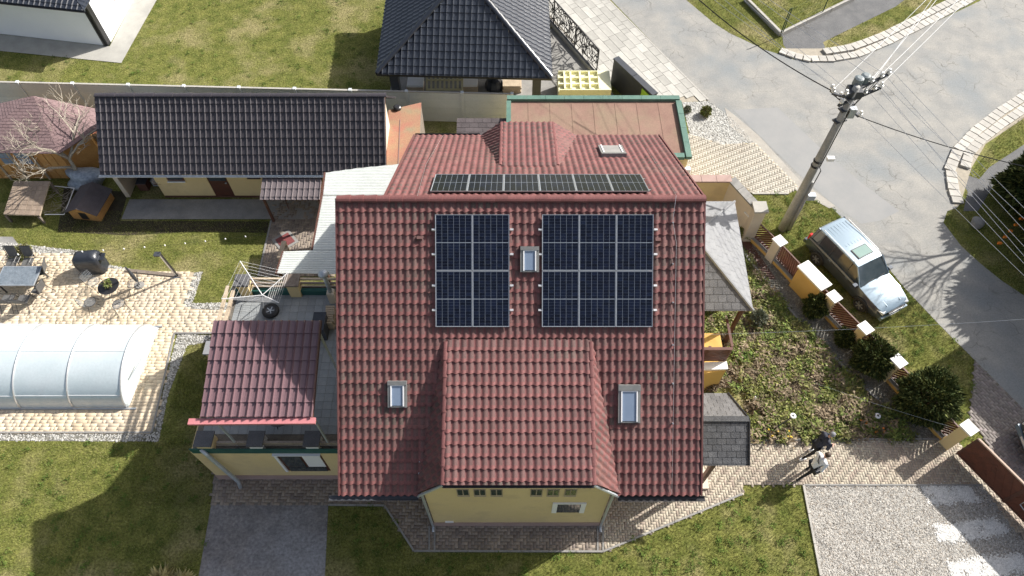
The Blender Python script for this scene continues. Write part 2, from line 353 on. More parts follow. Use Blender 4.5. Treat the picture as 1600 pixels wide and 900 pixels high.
def stones(name, X, Y, m, r=(.02,.045), z=0.0, parent=None):
    n = len(X); base = np.array([[1,0,0],[0,1,0],[-1,0,0],[0,-1,0],[0,0,.8],[0,0,-.3]], np.float32)
    F0 = np.array([[0,1,4],[1,2,4],[2,3,4],[3,0,4]])
    rr = np.random.uniform(r[0], r[1], (n,1,1)); a = np.random.uniform(0, 6.28, n)
    st = np.random.uniform(.6, 1.3, (n,1,3)); B = base[None,:5]*rr*st
    ca, sa = np.cos(a)[:,None], np.sin(a)[:,None]
    V = np.stack([B[:,:,0]*ca-B[:,:,1]*sa+X[:,None], B[:,:,0]*sa+B[:,:,1]*ca+Y[:,None], B[:,:,2]+z], 2)
    F = (F0[None]+(np.arange(n)*5)[:,None,None]).reshape(-1, 3)
    return stuff(arr_mesh(name, V.reshape(-1,3), F, m, parent, tint=np.repeat(np.random.uniform(0,1,n), 5)))
BOXF = np.array([[4,5,7,6],[0,1,5,4],[2,6,7,3],[0,4,6,2],[1,3,7,5]])
def rects(name, rs, ang, org, z0, z1, m, parent=None, gap=.005, jit=.0015, rnd=None):
    """rs: (u0,u1,v0,v1) list in a frame rotated by ang at org; paving blocks as real raised blocks"""
    rs = np.asarray(rs, float); n = len(rs); u0, u1, v0, v1 = rs.T; u0 = u0+gap; u1 = u1-gap; v0 = v0+gap; v1 = v1-gap
    zt = z1+np.random.uniform(-jit, jit, n); zb = np.full(n, z0); i = .003
    U = np.stack([u0,u1,u0,u1,u0+i,u1-i,u0+i,u1-i], 1); Vv = np.stack([v0,v0,v1,v1,v0+i,v0+i,v1-i,v1-i], 1)
    Z = np.stack([zb]*4+[zt]*4, 1); ca, sa = math.cos(ang), math.sin(ang)
    V = np.stack([U*ca-Vv*sa+org[0], U*sa+Vv*ca+org[1], Z], 2)
    F = (BOXF[None]+(np.arange(n)*8)[:,None,None]).reshape(-1, 4)
    t = np.repeat(np.random.uniform(0, 1, n), 8)
    return arr_mesh(name, V.reshape(-1,3), F, m, parent, tint=t)
def gridrects(poly, ang, org, kind, a=.2, b=.1, ex=()):
    ca, sa = math.cos(ang), math.sin(ang)
    L = [((p[0]-org[0])*ca+(p[1]-org[1])*sa, -(p[0]-org[0])*sa+(p[1]-org[1])*ca) for p in poly]
    u0, u1 = min(p[0] for p in L), max(p[0] for p in L); v0, v1 = min(p[1] for p in L), max(p[1] for p in L); out = []
    if kind == 'herr':
        w_ = b
        for j in range(int(v0/w_)-2, int(v1/w_)+3):
            for i in range(int(u0/w_)-2, int(u1/w_)+3):
                d = (i-j) % 4
                if d == 0: out.append((i*w_, i*w_+a, j*w_, j*w_+w_))
                elif d == 3: out.append((i*w_, i*w_+w_, j*w_, j*w_+a))
    else:
        j = int(v0/b)-1; v = j*b
        while v < v1:
            u = u0-random.uniform(0, a)-a
            if kind == 'run': u = (int(u0/a)-2)*a+(j % 2)*a/2
            while u < u1:
                l = a*random.choice((.5, 1, 1, 1.5)) if kind == 'mix' else a
                out.append((u, u+l, v, v+b)); u += l
            v += b; j += 1
    o = np.array(out); uc = (o[:,0]+o[:,1])/2; vc = (o[:,2]+o[:,3])/2
    X = uc*ca-vc*sa+org[0]; Y = uc*sa+vc*ca+org[1]; k = inpoly(X, Y, poly)
    for e in ex: k &= ~inpoly(X, Y, e)
    return o[k]
def paving(name, poly, ang, kind, a, b, m, jm, base=.004, top=.03, edge=True, ex=(), gap=.004):
    base = top-.007
    base_o = sheet(name, poly, base, jm); org = poly[0]
    r = gridrects(poly, ang, org, kind, a, b, ex)
    o = rects('paver_blocks', r, ang, org, base, top, m, base_o, gap); stuff(o)
    return base_o
def edging(name, pts, m, wd=.08, h=.05, parent=None, closed=False):
    b = MB()
    for i in range(len(pts)-(0 if closed else 1)):
        p, q = Vector(pts[i][:2]+(0,) if isinstance(pts[i], tuple) else (pts[i][0], pts[i][1], 0)), Vector((pts[(i+1)%len(pts)][0], pts[(i+1)%len(pts)][1], 0))
        L = (q-p).length; n = max(1, round(L/1.0)); 
        for k in range(n):
            a_ = p+(q-p)*((k+.01)/n); b_ = p+(q-p)*((k+.99)/n)
            b.bar(a_+Vector((0,0,h/2)), b_+Vector((0,0,h/2)), wd, h)
    o = b.build(name, m, parent)
    if parent is None: structure(o)
    return o

# ---- roof tiles -------------------------------------------------------------
def tilemesh(tw, th, hump, lip, kind):
    """returns verts (local u, v, n) and faces of ONE tile; v runs down the slope; mats 0 body 1 weathered barrel"""
    if kind == 'barrel':
        us = [0, .10, .26, .42, .58, .74, .90, 1]
        hs = [0, .10, .55, .95, .95, .55, .10, 0]
        ar = [0, .02, .16, .27, .27, .16, .02, 0]
        mi = [0, 1, 1, 1, 1, 0, 0]
    else:       # metal pan tile with a narrow rib
        us = [0, .12, .24, .40, .80, 1]; hs = [.15, 1, .45, 0, 0, .15]; ar = [.06, .10, .04, 0, 0, .06]; mi = [0]*5
    n = len(us); V = []
    for u, h, a in zip(us, hs, ar): V.append((u*tw, 0, h*hump))
    for u, h, a in zip(us, hs, ar): V.append((u*tw, th*(.72+.0*a), h*hump+lip*.72))
    for u, h, a in zip(us, hs, ar): V.append((u*tw, th*(.96+a*.45), h*hump+lip))
    for u, h, a in zip(us, hs, ar): V.append((u*tw, th*(1.0+a*.45), h*hump*.9-.004))
    F = []; M_ = []
    for r_ in range(3):
        for i in range(n-1):
            F.append((r_*n+i, r_*n+n+i, r_*n+n+i+1, r_*n+i+1)); M_.append(mi[i] if r_ == 0 else 0)
    return V, F, M_
def tilefield(roof, O, U, Vd, poly, tw, th, hump, lip, kind, mats, indiv=0, order=None, thick=.06, tint_=.5):
    """cover convex polygon poly (u,v in metres on the plane O,U,Vd) with tiles. The first indiv tiles (order) are own objects."""
    O = Vector(O); U = Vector(U).normalized(); Vd = Vector(Vd).normalized(); N = U.cross(Vd)
    if N.z < 0: N = -N; flip = True
    else: flip = False
    V0, F0, M0 = tilemesh(tw, th, hump, lip, kind)
    us = [p[0] for p in poly]; vs = [p[1] for p in poly]
    cells = []
    u_ = min(us)
    nx = int(math.ceil((max(us)-min(us))/tw-.02)); ny = int(math.ceil((max(vs)-min(vs))/th-.02))
    tw2 = (max(us)-min(us))/nx if nx > 8 else tw
    for j in range(ny):
        for i in range(nx): cells.append((min(us)+i*tw2, min(vs)+j*th))
    V0 = [(a*tw2/tw, b, c) for a, b, c in V0]
    inside = []; part_ = []
    P2 = [(p[0], p[1]) for p in poly]
    for c in cells:
        cs = [(c[0]+e*tw2, c[1]+g*th) for e in (.02, .98) for g in (.02, .98)]
        k = inpoly(np.array([q[0] for q in cs]), np.array([q[1] for q in cs]), P2)
        if k.all(): inside.append(c)
        else: part_.append(c)
    if indiv:
        inside.sort(key=order or (lambda c: -c[1])); own = inside[:indiv]; rest = inside[indiv:]
    else: own, rest = [], inside
    tm = None; B = Matrix((U, Vd, N)).transposed()
    for c in own:
        if tm is None:
            tm = bpy.data.meshes.new('tile')
            F_ = [f if not flip else f for f in F0]
            tm.from_pydata(V0, [], F_)
            for q in mats: tm.materials.append(q)
            tm.polygons.foreach_set('material_index', M0); settint(tm, [-1.0]*len(V0)); tm.update()
        o = bpy.data.objects.new('tile', tm)
        M4 = Matrix.Translation(O+U*c[0]+Vd*c[1]+N*random.uniform(0,.003)) @ B.to_4x4()
        o.matrix_local = M4; C.objects.link(o); o.parent = roof
    bm = bmesh.new(); tl = bm.verts.layers.float.new('tint')
    def emit(lst):
        for c in lst:
            t = random.random(); vv = []
            for a, b, h in V0:
                v = bm.verts.new((c[0]+a, c[1]+b, h)); v[tl] = t; vv.append(v)
            for f, mi in zip(F0, M0):
                ff = bm.faces.new([vv[i] for i in f]); ff.material_index = mi
    emit(part_)
    n = len(poly); cx = sum(us)/n; cy = sum(vs)/n
    for i in range(n):
        a = Vector((*poly[i], 0)); b = Vector((*poly[(i+1)%n], 0)); d = b-a
        nn = Vector((d.y, -d.x, 0)).normalized()
        if nn.dot(Vector((cx, cy, 0))-a) > 0: nn = -nn
        off = .03 if abs(d.y) < 1e-4 and (a.y > cy) else 0
        bmesh.ops.bisect_plane(bm, geom=bm.verts[:]+bm.edges[:]+bm.faces[:], plane_co=a+nn*off, plane_no=nn, clear_outer=True, dist=1e-5)
    emit(rest)
    me = bpy.data.meshes.new('tile_field')
    for v in bm.verts: v.co = O+U*v.co.x+Vd*v.co.y+N*v.co.z
    bm.normal_update(); bm.to_mesh(me); bm.free()
    for q in mats: me.materials.append(q)
    o = link(bpy.data.objects.new('tile_field', me), roof); stuff(o)
    return o
def plane_deck(name, pts, m, parent, th=.08, drop=.03):
    pts = [Vector(p)-Vector((0,0,drop)) for p in pts]
    return MB().slab(pts, th).build(name, m, parent)
def ridge_caps(parent, a, b, m, r=.11, l=.36, name='ridge_cap', flat=.75):
    a = Vector(a); b = Vector(b); n = max(1, round((b-a).length/l)); d = (b-a).normalized()
    sd_ = d.cross(Vector((0,0,1))).normalized(); up = sd_.cross(d)
    mb = MB(); L = (b-a).length/n
    K = 7
    vs = []
    for e, s_ in ((0, 1.0), (L*1.08, 1.22)):
        for k in range(K):
            q = math.pi*k/(K-1); vs.append(Vector((e, math.cos(q)*r*s_, math.sin(q)*r*flat*s_+(.012 if e else 0))))
    fs = [(k, k+1, K+k+1, K+k) for k in range(K-1)]+[tuple(range(K, 2*K)), tuple(range(K))[::-1]]
    me = bpy.data.meshes.new(name); me.from_pydata(vs, [], fs); me.materials.append(m); settint(me, [-1.0]*len(vs)); me.update()
    B = Matrix((d, sd_, up)).transposed().to_4x4()
    for i in range(n): piece(name, me, parent, M=Matrix.Translation(a+d*L*i) @ B)
def leafball(name, c, r, n, m, parent=None, leaf=.05, inner=.5, squash=1.0, seed=1, lumpy=.25, hang=0):
    rs = np.random.RandomState(seed); d = rs.normal(size=(n,3)); d /= np.linalg.norm(d, axis=1)[:,None]
    ph = rs.uniform(0, 6.28, (6,)); fr = rs.uniform(1.5, 4, (6,3))
    lump = sum(np.sin(d@fr[i]*2+ph[i]) for i in range(6))/6
    rad = (inner+(1-inner)*rs.uniform(0,1,n)**.5)*(1+lumpy*lump)
    p = d*rad[:,None]*np.array(r)[None]*np.array([1,1,squash])[None]+np.array(c)[None]
    a = rs.normal(size=(n,3)); a /= np.linalg.norm(a, axis=1)[:,None]; b = np.cross(d, a); b /= (np.linalg.norm(b, axis=1)[:,None]+1e-6)
    s_ = leaf*rs.uniform(.5, 1.4, (n,1)); tip = p+(d*.8+a*.4)*s_*1.6
    V = np.stack([p-b*s_*.4, p+b*s_*.4, tip], 1)
    return arr_mesh(name, V.reshape(-1,3), np.arange(3*n).reshape(-1,3), m, parent, tint=np.repeat(rs.uniform(0,1,n), 3))
# ================= GROUND =================
ground = sheet('ground', [(-150,-120),(150,-120),(150,220),(-150,220)], 0.0, grass_m)
EXC = []
def area(px, ex=True):
    g = [(v.x, v.y) for v in G(px)]
    if ex: EXC.append(g)
    return g
road_left = [(700,-260),(955,0),(1107,157),(1150,190),(1180,225),(1247,290),(1300,325),(1360,385),(1415,452),(1470,510),(1522,562),(1600,640),(1760,800)]
road_right = [(1760,560),(1660,505),(1600,462),(1564,438),(1533,413),(1502,385),(1474,348),(1480,330),(1495,325),(1500,318),(1484,300),(1478,262),(1490,232),(1520,202),(1560,172),(1600,147),(1800,60),(1800,-160),(1530,2),(1440,45),(1390,70),(1340,90),(1300,97),(1265,97),(1240,93),(1222,86),(1195,78),(1170,66),(1140,52),(1115,36),(1072,0),(900,-190)]
rd = area(road_left+road_right)
sheet('road', rd, .008, road_m)
sheet('road_patch', area([(1145,172),(1215,168),(1280,230),(1345,285),(1405,330),(1375,345),(1345,350),(1300,318),(1245,270)]), .012, patch_m)

sheet('road_dust', area([(1132,168),(1150,182),(1185,212),(1250,282),(1305,322),(1296,326),(1240,296),(1180,232),(1140,196)]), .017, dust_m)
# pale slab walkway
slabp = area([(760,-90),(862,-90),(950,0),(1106,157),(1066,160),(990,152),(934,117),(862,33)])
sl = sheet('slab_walkway', slabp, .004, joint2_m)
o0 = P(950,0); o1 = P(1107,157); sa = math.atan2(o1.y-o0.y, o1.x-o0.x)
r = gridrects(slabp, sa, (o0.x, o0.y), 'mix', .8, .5)
sm = {}
for (u0,u1,v0,v1) in r[:290]:
    l = round(u1-u0, 2)
    if l not in sm:
        q = MB().box((0,0,.02), (l-.02, .48, .04)); ob = q.build('slab', slab_m, sl); objtint(ob); sm[l] = ob.data; o = ob
    else: o = piece('slab', sm[l], sl)
    uc, vc = (u0+u1)/2, (v0+v1)/2
    o.location = (o0.x+uc*math.cos(sa)-vc*math.sin(sa), o0.y+uc*math.sin(sa)+vc*math.cos(sa), random.uniform(0,.004)); o.rotation_euler = (0,0,sa)
edging('slab_walkway_edge', G([(950,0),(1107,157)]), kerb_m, .1, .05)
# white pebble corner and buff pavers
pb = area([(1066,160),(1107,158),(1150,190),(1178,222),(1130,228),(1078,212)])
sheet('pebble_bed', pb, .004, white_g)
X, Y = scatter(pb, 240); stones('white_pebbles', X, Y, wpeb_m, (.03,.06), .01)
nep = area([(1078,210),(1130,226),(1180,224),(1247,292),(1232,303),(1175,302),(1140,275),(1060,275),(1060,212)])
paving('buff_paving', nep, sa+R(45), 'herr', .24, .12, ne_m, joint3_m, gap=.003)
edging('paving_edge', G([(1175,303),(1232,303)]), kerb_m, .1, .06)
# NE asphalt footway and fenced lawn
sheet('asphalt_footway', area([(1222,52),(1330,-1),(1400,-36),(1460,-36),(1400,10),(1286,66),(1292,84),(1262,92),(1236,86),(1224,70)]), .006, tar_m)
# kerbs: a gutter row and an upper row of separate stones
def kerbrow(name, px, wd, ln, h, off):
    pts = [Vector((v.x, v.y, 0)) for v in G(px)]
    root = sheet(name, [(p.x-.01,p.y) for p in pts[:2]]+[(pts[1].x+.02, pts[1].y+.02)], .003, joint2_m)
    me = None; k = 0; carry = 0
    seg = []
    for i in range(len(pts)-1):
        d = pts[i+1]-pts[i]; L = d.length; s_ = carry
        while s_ < L:
            seg.append((pts[i]+d*(s_/L), math.atan2(d.y, d.x))); s_ += ln
        carry = s_-L
    for p, a in seg:
        if me is None:
            b = MB().prism([(-ln/2+.025,-wd/2+.01),(ln/2-.025,-wd/2+.01),(ln/2-.025,wd/2-.01),(-ln/2+.025,wd/2-.01)], 0, h)
            ob = b.build('kerb_stone', kerb_m, root); objtint(ob); me = ob.data; o = ob
        else: o = piece('kerb_stone', me, root)
        n_ = Vector((-math.sin(a), math.cos(a), 0))*off
        o.location = p+n_+Vector((random.uniform(-.01,.01), random.uniform(-.01,.01), random.uniform(-.006,.01))); o.rotation_euler = (0,0,a+random.uniform(-.03,.03))
    return root
KA = [(1224,82),(1240,88),(1262,93),(1300,93),(1340,86),(1388,66),(1440,40),(1500,9),(1560,-24),(1620,-60)]
kerbrow('kerb', KA, .5, .46, .10, 0)
kerbrow('kerb', [(1292,82),(1330,76),(1378,58),(1430,32),(1490,2),(1550,-30)], .5, .46, .13, 0)
KB = [(1660,112),(1602,150),(1562,176),(1524,206),(1496,235),(1484,264),(1489,298),(1496,318)]
kerbrow('kerb', KB, .55, .44, .10, 0)
kerbrow('kerb', [(1660,130),(1604,168),(1566,194),(1533,219),(1512,242),(1507,262)], .5, .44, .13, 0)
EXC.append([(v.x,v.y) for v in G([(1222,74),(1300,80),(1390,55),(1560,-36),(1570,-20),(1440,45),(1300,99),(1222,86)])])
EXC.append([(v.x,v.y) for v in G([(1600,145),(1600,182),(1530,230),(1512,262),(1505,325),(1478,320),(1478,262),(1520,202)])])
sheet('kerb_bedding', [(v.x,v.y) for v in G([(1222,76),(1300,76),(1390,50),(1600,-66),(1660,-66),(1560,-22),(1440,45),(1300,97),(1222,86)])], .009, joint2_m)
sheet('kerb_bedding', [(v.x,v.y) for v in G([(1660,108),(1660,145),(1604,182),(1540,225),(1518,262),(1500,320),(1492,322),(1479,300),(1478,262),(1490,232),(1520,202),(1600,147)])], .011, joint2_m)
sheet('footpath', area([(1660,190),(1660,222),(1600,256),(1552,290),(1540,310),(1528,330),(1505,330),(1512,300),(1500,270),(1530,280),(1545,262),(1600,226)]), .006, tar_m)
# left yards
sheet('concrete_walk', area([(203,312),(500,312),(500,343),(190,343)]), .03, conc_m)
sheet('shaded_bare_soil', area([(100,292),(200,300),(188,345),(420,346),(418,364),(300,362),(200,368),(90,362)], False), .004, shade_soil)  # yard soil painted dark for the shade over it
yard = area([(430,300),(520,300),(520,432),(404,432),(424,345)])
paving('yard_paving', yard, 0, 'herr', .24, .12, brown_m, joint_m)
edging('yard_edge', G([(424,345),(404,432)]), conc_m, .08, .05)
pat = area([(-140,396),(20,393),(135,400),(160,418),(205,424),(304,426),(284,482),(372,487),(350,521),(273,521),(238,676),(-140,676)])
EXC.append([(v.x,v.y) for v in G([(-140,372),(20,378),(135,392),(160,412),(205,418),(315,422),(298,476),(300,525),(286,560),(250,690),(-140,690)])])
paving('pool_patio', pat, 0, 'mix', .3, .15, patio_m, joint3_m, gap=.0035)
edging('patio_edge', G([(-140,676),(238,676),(273,521),(350,521)]), conc_m, .07, .06)
for pl in ([(-140,380),(20,380),(135,393),(162,413),(205,420),(205,424),(160,419),(135,400),(20,393),(-140,396)],
           [(304,426),(317,424),(300,476),(284,482)], [(300,474),(372,472),(372,487),(284,482)],
           [(277,522),(330,524),(330,534),(292,540),(262,620),(248,690),(230,690),(240,676)], [(-140,678),(240,678),(240,690),(-140,688)]):
    g = [(v.x, v.y) for v in G(pl)]; EXC.append(g); s_ = sheet('pebble_border', g, .005, darkg_m)
    X, Y = scatter(g, 330); stones('white_pebbles', X, Y, wpeb_m, (.025,.05), .01)
sheet('patio_annex', area([(-140,368),(20,370),(30,384),(-140,386)]), .006, conc_m)
# driveway and front paving
sheet('driveway', area([(330,788),(513,788),(505,960),(300,960)]), .006, drive_m)
fp = area([(345,700),(335,740),(330,788),(601,790),(647,861),(942,862),(1160,772),(1158,756),(1092,740),(1060,760),(900,750),(700,750),(528,740)])
paving('front_paving', fp, 0, 'herr', .24, .12, brown_m, joint_m)
edging('front_paving_edge', G([(513,789),(601,790),(647,861),(942,862),(1160,772)]), conc_m, .07, .06)
for q in (675, 938):
    a, b = P(q, 822), P(q, 861); mb = MB(); mb.bar((a.x-.1,a.y,.03),(b.x-.1,b.y,.03),.06,.05); mb.bar((a.x+.1,a.y,.03),(b.x+.1,b.y,.03),.06,.05)
    structure(mb.build('drain_channel', conc_m))
hp = area([(1160,688),(1480,686),(1498,692),(1610,812),(1610,860),(1535,758),(1158,758),(1158,756),(1060,760),(1060,700),(1160,700)])
paving('herringbone_path', hp, R(45)*0, 'herr', .2, .1, herr_m, joint_m)
paving('herringbone_path', area([(1158,750),(1160,772),(942,862),(938,822),(946,772),(1060,756)]), R(0), 'herr', .2, .1, herr_m, joint_m, top=.046)
edging('path_edge', G([(1160,688),(1480,686)]), conc_m, .07, .07)
gv = area([(1255,758),(1535,758),(1608,850),(1700,960),(1292,960)])
sheet('gravel_bay', gv, .005, gravel_m)
edging('gravel_edge', G([(1255,758),(1282,900),(1292,960)]), kerb_m, .08, .06)
edging('gravel_edge', G([(1255,758),(1535,758)]), conc_m, .06, .05)
wp = []; wstr_m = mat('bright_white_stones', (.60,.595,.57), (.72,.71,.68), sc=4, fine=20, amp=.1, rough=.85, tint=.2)
for px in ([(1440,761),(1512,759),(1531,781),(1455,786)], [(1458,823),(1556,811),(1578,831),(1470,847)], [(1481,881),(1592,866),(1614,890),(1492,908)]):
    g = [(v.x,v.y) for v in G(px)]
    X, Y = scatter(g, 2600); X = X+np.random.normal(0,.07,len(X)); Y = Y+np.random.normal(0,.07,len(Y)); k = (np.sin(X*7+Y*3)+np.sin(Y*11-X*4)+np.random.normal(0,.7,len(X))) > -1.25; stones('white_gravel_stones', X[k], Y[k], wstr_m, (.022,.038), .02)
X, Y = scatter(gv, 650, wp); k = Y > 2; stones('gravel_stones', X[k], Y[k], peb_m, (.018,.036), .008)
cdp = area([(1522,563),(1600,641),(1700,745),(1720,800),(1612,812),(1530,672),(1514,655),(1520,610)])
paving('gateway_paving', cdp, sa, 'herr', .24, .12, gate_pav, joint_m)
# garden bed strip along the fence
strip = area([(1168,405),(1172,384),(1182,376),(1205,398),(1306,492),(1425,612),(1500,686),(1440,686),(1340,598),(1250,505)])
sheet('bed_gravel', strip, .006, darkg_m); X, Y = scatter(strip, 260); stones('bed_stones', X, Y, dpeb_m, (.02,.045), .01)
edging('bed_edge', G([(1150,375),(1168,405),(1250,505),(1340,598),(1438,686)]), conc_m, .1, .1)
bed = [(v.x,v.y) for v in G([(1095,486),(1160,488),(1180,425),(1250,506),(1340,600),(1434,685),(1162,687),(1168,610),(1095,600)])]
EXC.append(bed); sheet('garden_bed', bed, .005, soil_m)
sheet('shaded_bed', area([(1160,400),(1170,408),(1210,458),(1250,506),(1215,480),(1180,470)]), .007, shade_soil)  # shade at this end of the bed, painted as darker soil

EXC.append([(v.x,v.y) for v in G([(-80,45),(-80,72),(0,80),(190,99),(205,72),(252,-12),(150,-12),(0,0)])])
# lawn blades: real grass over every lawn in view
def lawn(px, dens, h=(.04,.09), m=None, ex=None):
    g = [(v.x, v.y) for v in G(px)]; X, Y = scatter(g, dens, EXC if ex is None else ex)
    return blades('grass', X, Y, m or blade_m, h, .014)
lawn([(-40,690),(330,690),(345,640),(240,640),(330,500),(345,760),(310,960),(-60,960)], 750)
lawn([(500,780),(1300,740),(1310,960),(500,960)], 750)
lawn([(240,480),(345,500),(345,790),(200,790)], 700)
lawn([(-30,330),(440,330),(400,500),(290,500),(250,420),(-30,400)], 550)
lawn([(-20,-20),(620,-20),(615,140),(-20,132)], 420, (.04,.08))
lawn([(1165,300),(1330,300),(1560,540),(1530,690),(1490,690),(1170,330)], 650, (.05,.12))
lawn([(1060,-20),(1340,-20),(1240,100),(1100,50)], 400, (.05,.12)); lawn([(1285,90),(1300,50),(1480,-30),(1560,-30),(1300,95)], 400, (.05,.1))
lawn([(1470,330),(1610,150),(1660,480),(1600,480),(1470,350)], 450, (.05,.12))

def clump(name, X, Y, m, r, leaf, k, zc=.06, seed=1):
    rs = np.random.RandomState(seed); n = len(X); N2 = n*k
    cx = np.repeat(X,k)+rs.normal(0,r,N2); cy_ = np.repeat(Y,k)+rs.normal(0,r,N2); z = np.abs(rs.normal(0,zc,N2))+.01
    a = rs.uniform(0,6.28,N2); l = leaf*rs.uniform(.5,1.4,N2); up_ = rs.uniform(.1,.9,N2)*l
    V = np.stack([np.stack([cx-np.sin(a)*l*.25,cy_+np.cos(a)*l*.25,z],1), np.stack([cx+np.sin(a)*l*.25,cy_-np.cos(a)*l*.25,z],1), np.stack([cx+np.cos(a)*l,cy_+np.sin(a)*l,z+up_],1)],1)
    tt = np.repeat(np.repeat(rs.uniform(0,1,n),k)*.7+rs.uniform(0,.3,N2),3)
    return stuff(arr_mesh(name, V.reshape(-1,3), np.arange(3*N2).reshape(-1,3), m, tint=tt))
for px, dens, sd_ in (([(-40,690),(330,690),(345,640),(345,760),(310,960),(-60,960)],1.6,41), ([(500,780),(1300,740),(1310,960),(500,960)],3.0,42), ([(-20,-20),(620,-20),(615,140),(-20,132)],.8,43), ([(1165,300),(1330,300),(1560,540),(1530,690),(1490,690),(1170,330)],4.0,44)):
    g = [(v.x, v.y) for v in G(px)]; X, Y = scatter(g, dens, EXC); clump('lawn_weeds', X, Y, weed_m, .07, .07, 26, .05, sd_)
# ================= MAIN HOUSE =================
def frame_of(pts):
    pts = [Vector(p) for p in pts]; N = Vector((0,0,0))
    for i in range(len(pts)): N += pts[i].cross(pts[(i+1)%len(pts)])
    N.normalize()
    if N.z < 0: N = -N
    V_ = (N*N.z-Vector((0,0,1))).normalized()
    if N.z > .9999: V_ = Vector((0,-1,0))
    U_ = V_.cross(N).normalized()
    if U_.cross(V_).dot(N) < 0: U_ = -U_
    return N, U_, V_
def roofface(roof, pts, tw, th, hump, lip, kind, mats, indiv=0, order=None, skip=None, lift=.03):
    pts = [Vector(p) for p in pts]; N, U_, V_ = frame_of(pts)
    us = [(p-pts[0]).dot(U_) for p in pts]; vs = [(p-pts[0]).dot(V_) for p in pts]
    O = pts[0]+U_*min(us)+V_*min(vs)+N*lift
    poly = [(a-min(us), b-min(vs)) for a, b in zip(us, vs)]
    return tilefield(roof, O, U_, V_, poly, tw, th, hump, lip, kind, mats, indiv, order)
X0, X1, RY, RZ, SY, SZ = -5.4, 5.92, 14.08, 10.2, 6.62, 4.8
NX0, NY, NZ = -3.95, 20.7, 6.4
ms = (RZ-SZ)/(RY-SY); mn = (RZ-NZ)/(NY-RY)
house = thing('house', 'large yellow house under a red tiled roof carrying solar panels', 'house', (0,13,0))
mb = MB()
mb.prism([(X0+.35,8.15),(X1-.4,8.15),(X1-.4,19.9),(NX0+.3,19.9),(NX0+.3,14.3),(X0+.35,14.3)], .0, 4.7); mb.build('wall', yellow_m, house)
gz = lambda y: SZ+(y-SY)*ms-.16
nz_ = lambda y: RZ-(y-RY)*mn-.16
for x, ya in ((X0+.5, 14.2), (X1-.55, 19.8)):
    mb = MB()
    pr = [(8.2,4.6),(ya,4.6)]
    pr += [(ya, nz_(ya)), (14.0, gz(14.0)-.05), (8.2, gz(8.2))] if ya > 15 else [(14.1, gz(14.0)), (8.2, gz(8.2))]
    n = len(pr); vs = [(x-.12, a, b) for a, b in pr]+[(x+.12, a, b) for a, b in pr]
    mb.add(vs, [tuple(range(n)), tuple(range(n, 2*n))[::-1]]+[(i, n+i, n+(i+1)%n, (i+1)%n) for i in range(n)])
    mb.build('gable_wall', yellow_m, house)
PW0, PW1, PWY = P(680,821).x, P(935,821).x, 6.91
DL, DR, DTY = -2.06, 2.44, 10.59; DTZ = SZ+(DTY-SY)*ms; DFY, DFZ = 6.55, 6.07
mb = MB(); mb.bx(PW0, PW1, PWY, 8.15, .42, 4.72); mb.bx(DL+.12, DR-.12, PWY, 7.6, 4.72, 5.86); mb.build('front_wall', yellow_m, house)
MB().bx(PW0-.02, PW1+.02, PWY-.03, 8.1, 0, .42).build('plinth', plinth_m, house)
RT = [redtile_m, redbarrel_m]
S = [(X0,RY,RZ),(X1,RY,RZ),(X1,SY,SZ),(X0,SY,SZ)]
_z = lambda y: SZ+(y-SY)*ms
roof = plane_deck('roof', [(X0,RY,RZ),(X1,RY,RZ),(X1,SY,SZ),(3.27,SY,SZ),(DR-.1,DTY-.35,_z(DTY-.35)),(DL+.1,DTY-.35,_z(DTY-.35)),(-2.89,SY,SZ),(X0,SY,SZ)], dwood_m, house, .16, .01)
LS = math.hypot(RY-SY, RZ-SZ); TW, TH_ = .2263, LS/26
du = lambda c: X0+c[0]
hidden = lambda c: DL+.1 < du(c) and du(c)+TW < DR-.1 and c[1] > (RY-DTY)/(RY-SY)*LS+.35
_tf = tilefield
def southfield():
    N, U_, V_ = frame_of(S); O = Vector(S[1])+N*.03      # u runs from the right verge to the left
    tw = (X1-X0)/50; j0 = 12
    a = math.ceil((X1-DR+.12)/tw)*tw; b = math.floor((X1-DL-.12)/tw)*tw; vv = j0*TH_
    near = lambda c: -c[1]
    for poly, n in (([(0,0),(50*tw,0),(50*tw,vv),(0,vv)], 60), ([(0,vv),(a,vv),(X1-3.35+.12,LS),(0,LS)], 60), ([(b,vv),(50*tw,vv),(50*tw,LS),(X1+2.97-.12,LS)], 60)):
        tilefield(roof, O, U_, V_, poly, tw, TH_, .034, .038, 'barrel', RT, n, near)
southfield()
Nn = [(NX0,RY,RZ),(X1,RY,RZ),(X1+.02,NY,NZ),(NX0,NY,NZ)]
nroof = plane_deck('roof', Nn, dwood_m, house, .16, .01)
roofface(nroof, Nn, TW, .36, .034, .034, 'barrel', RT, 60, lambda c: c[1])
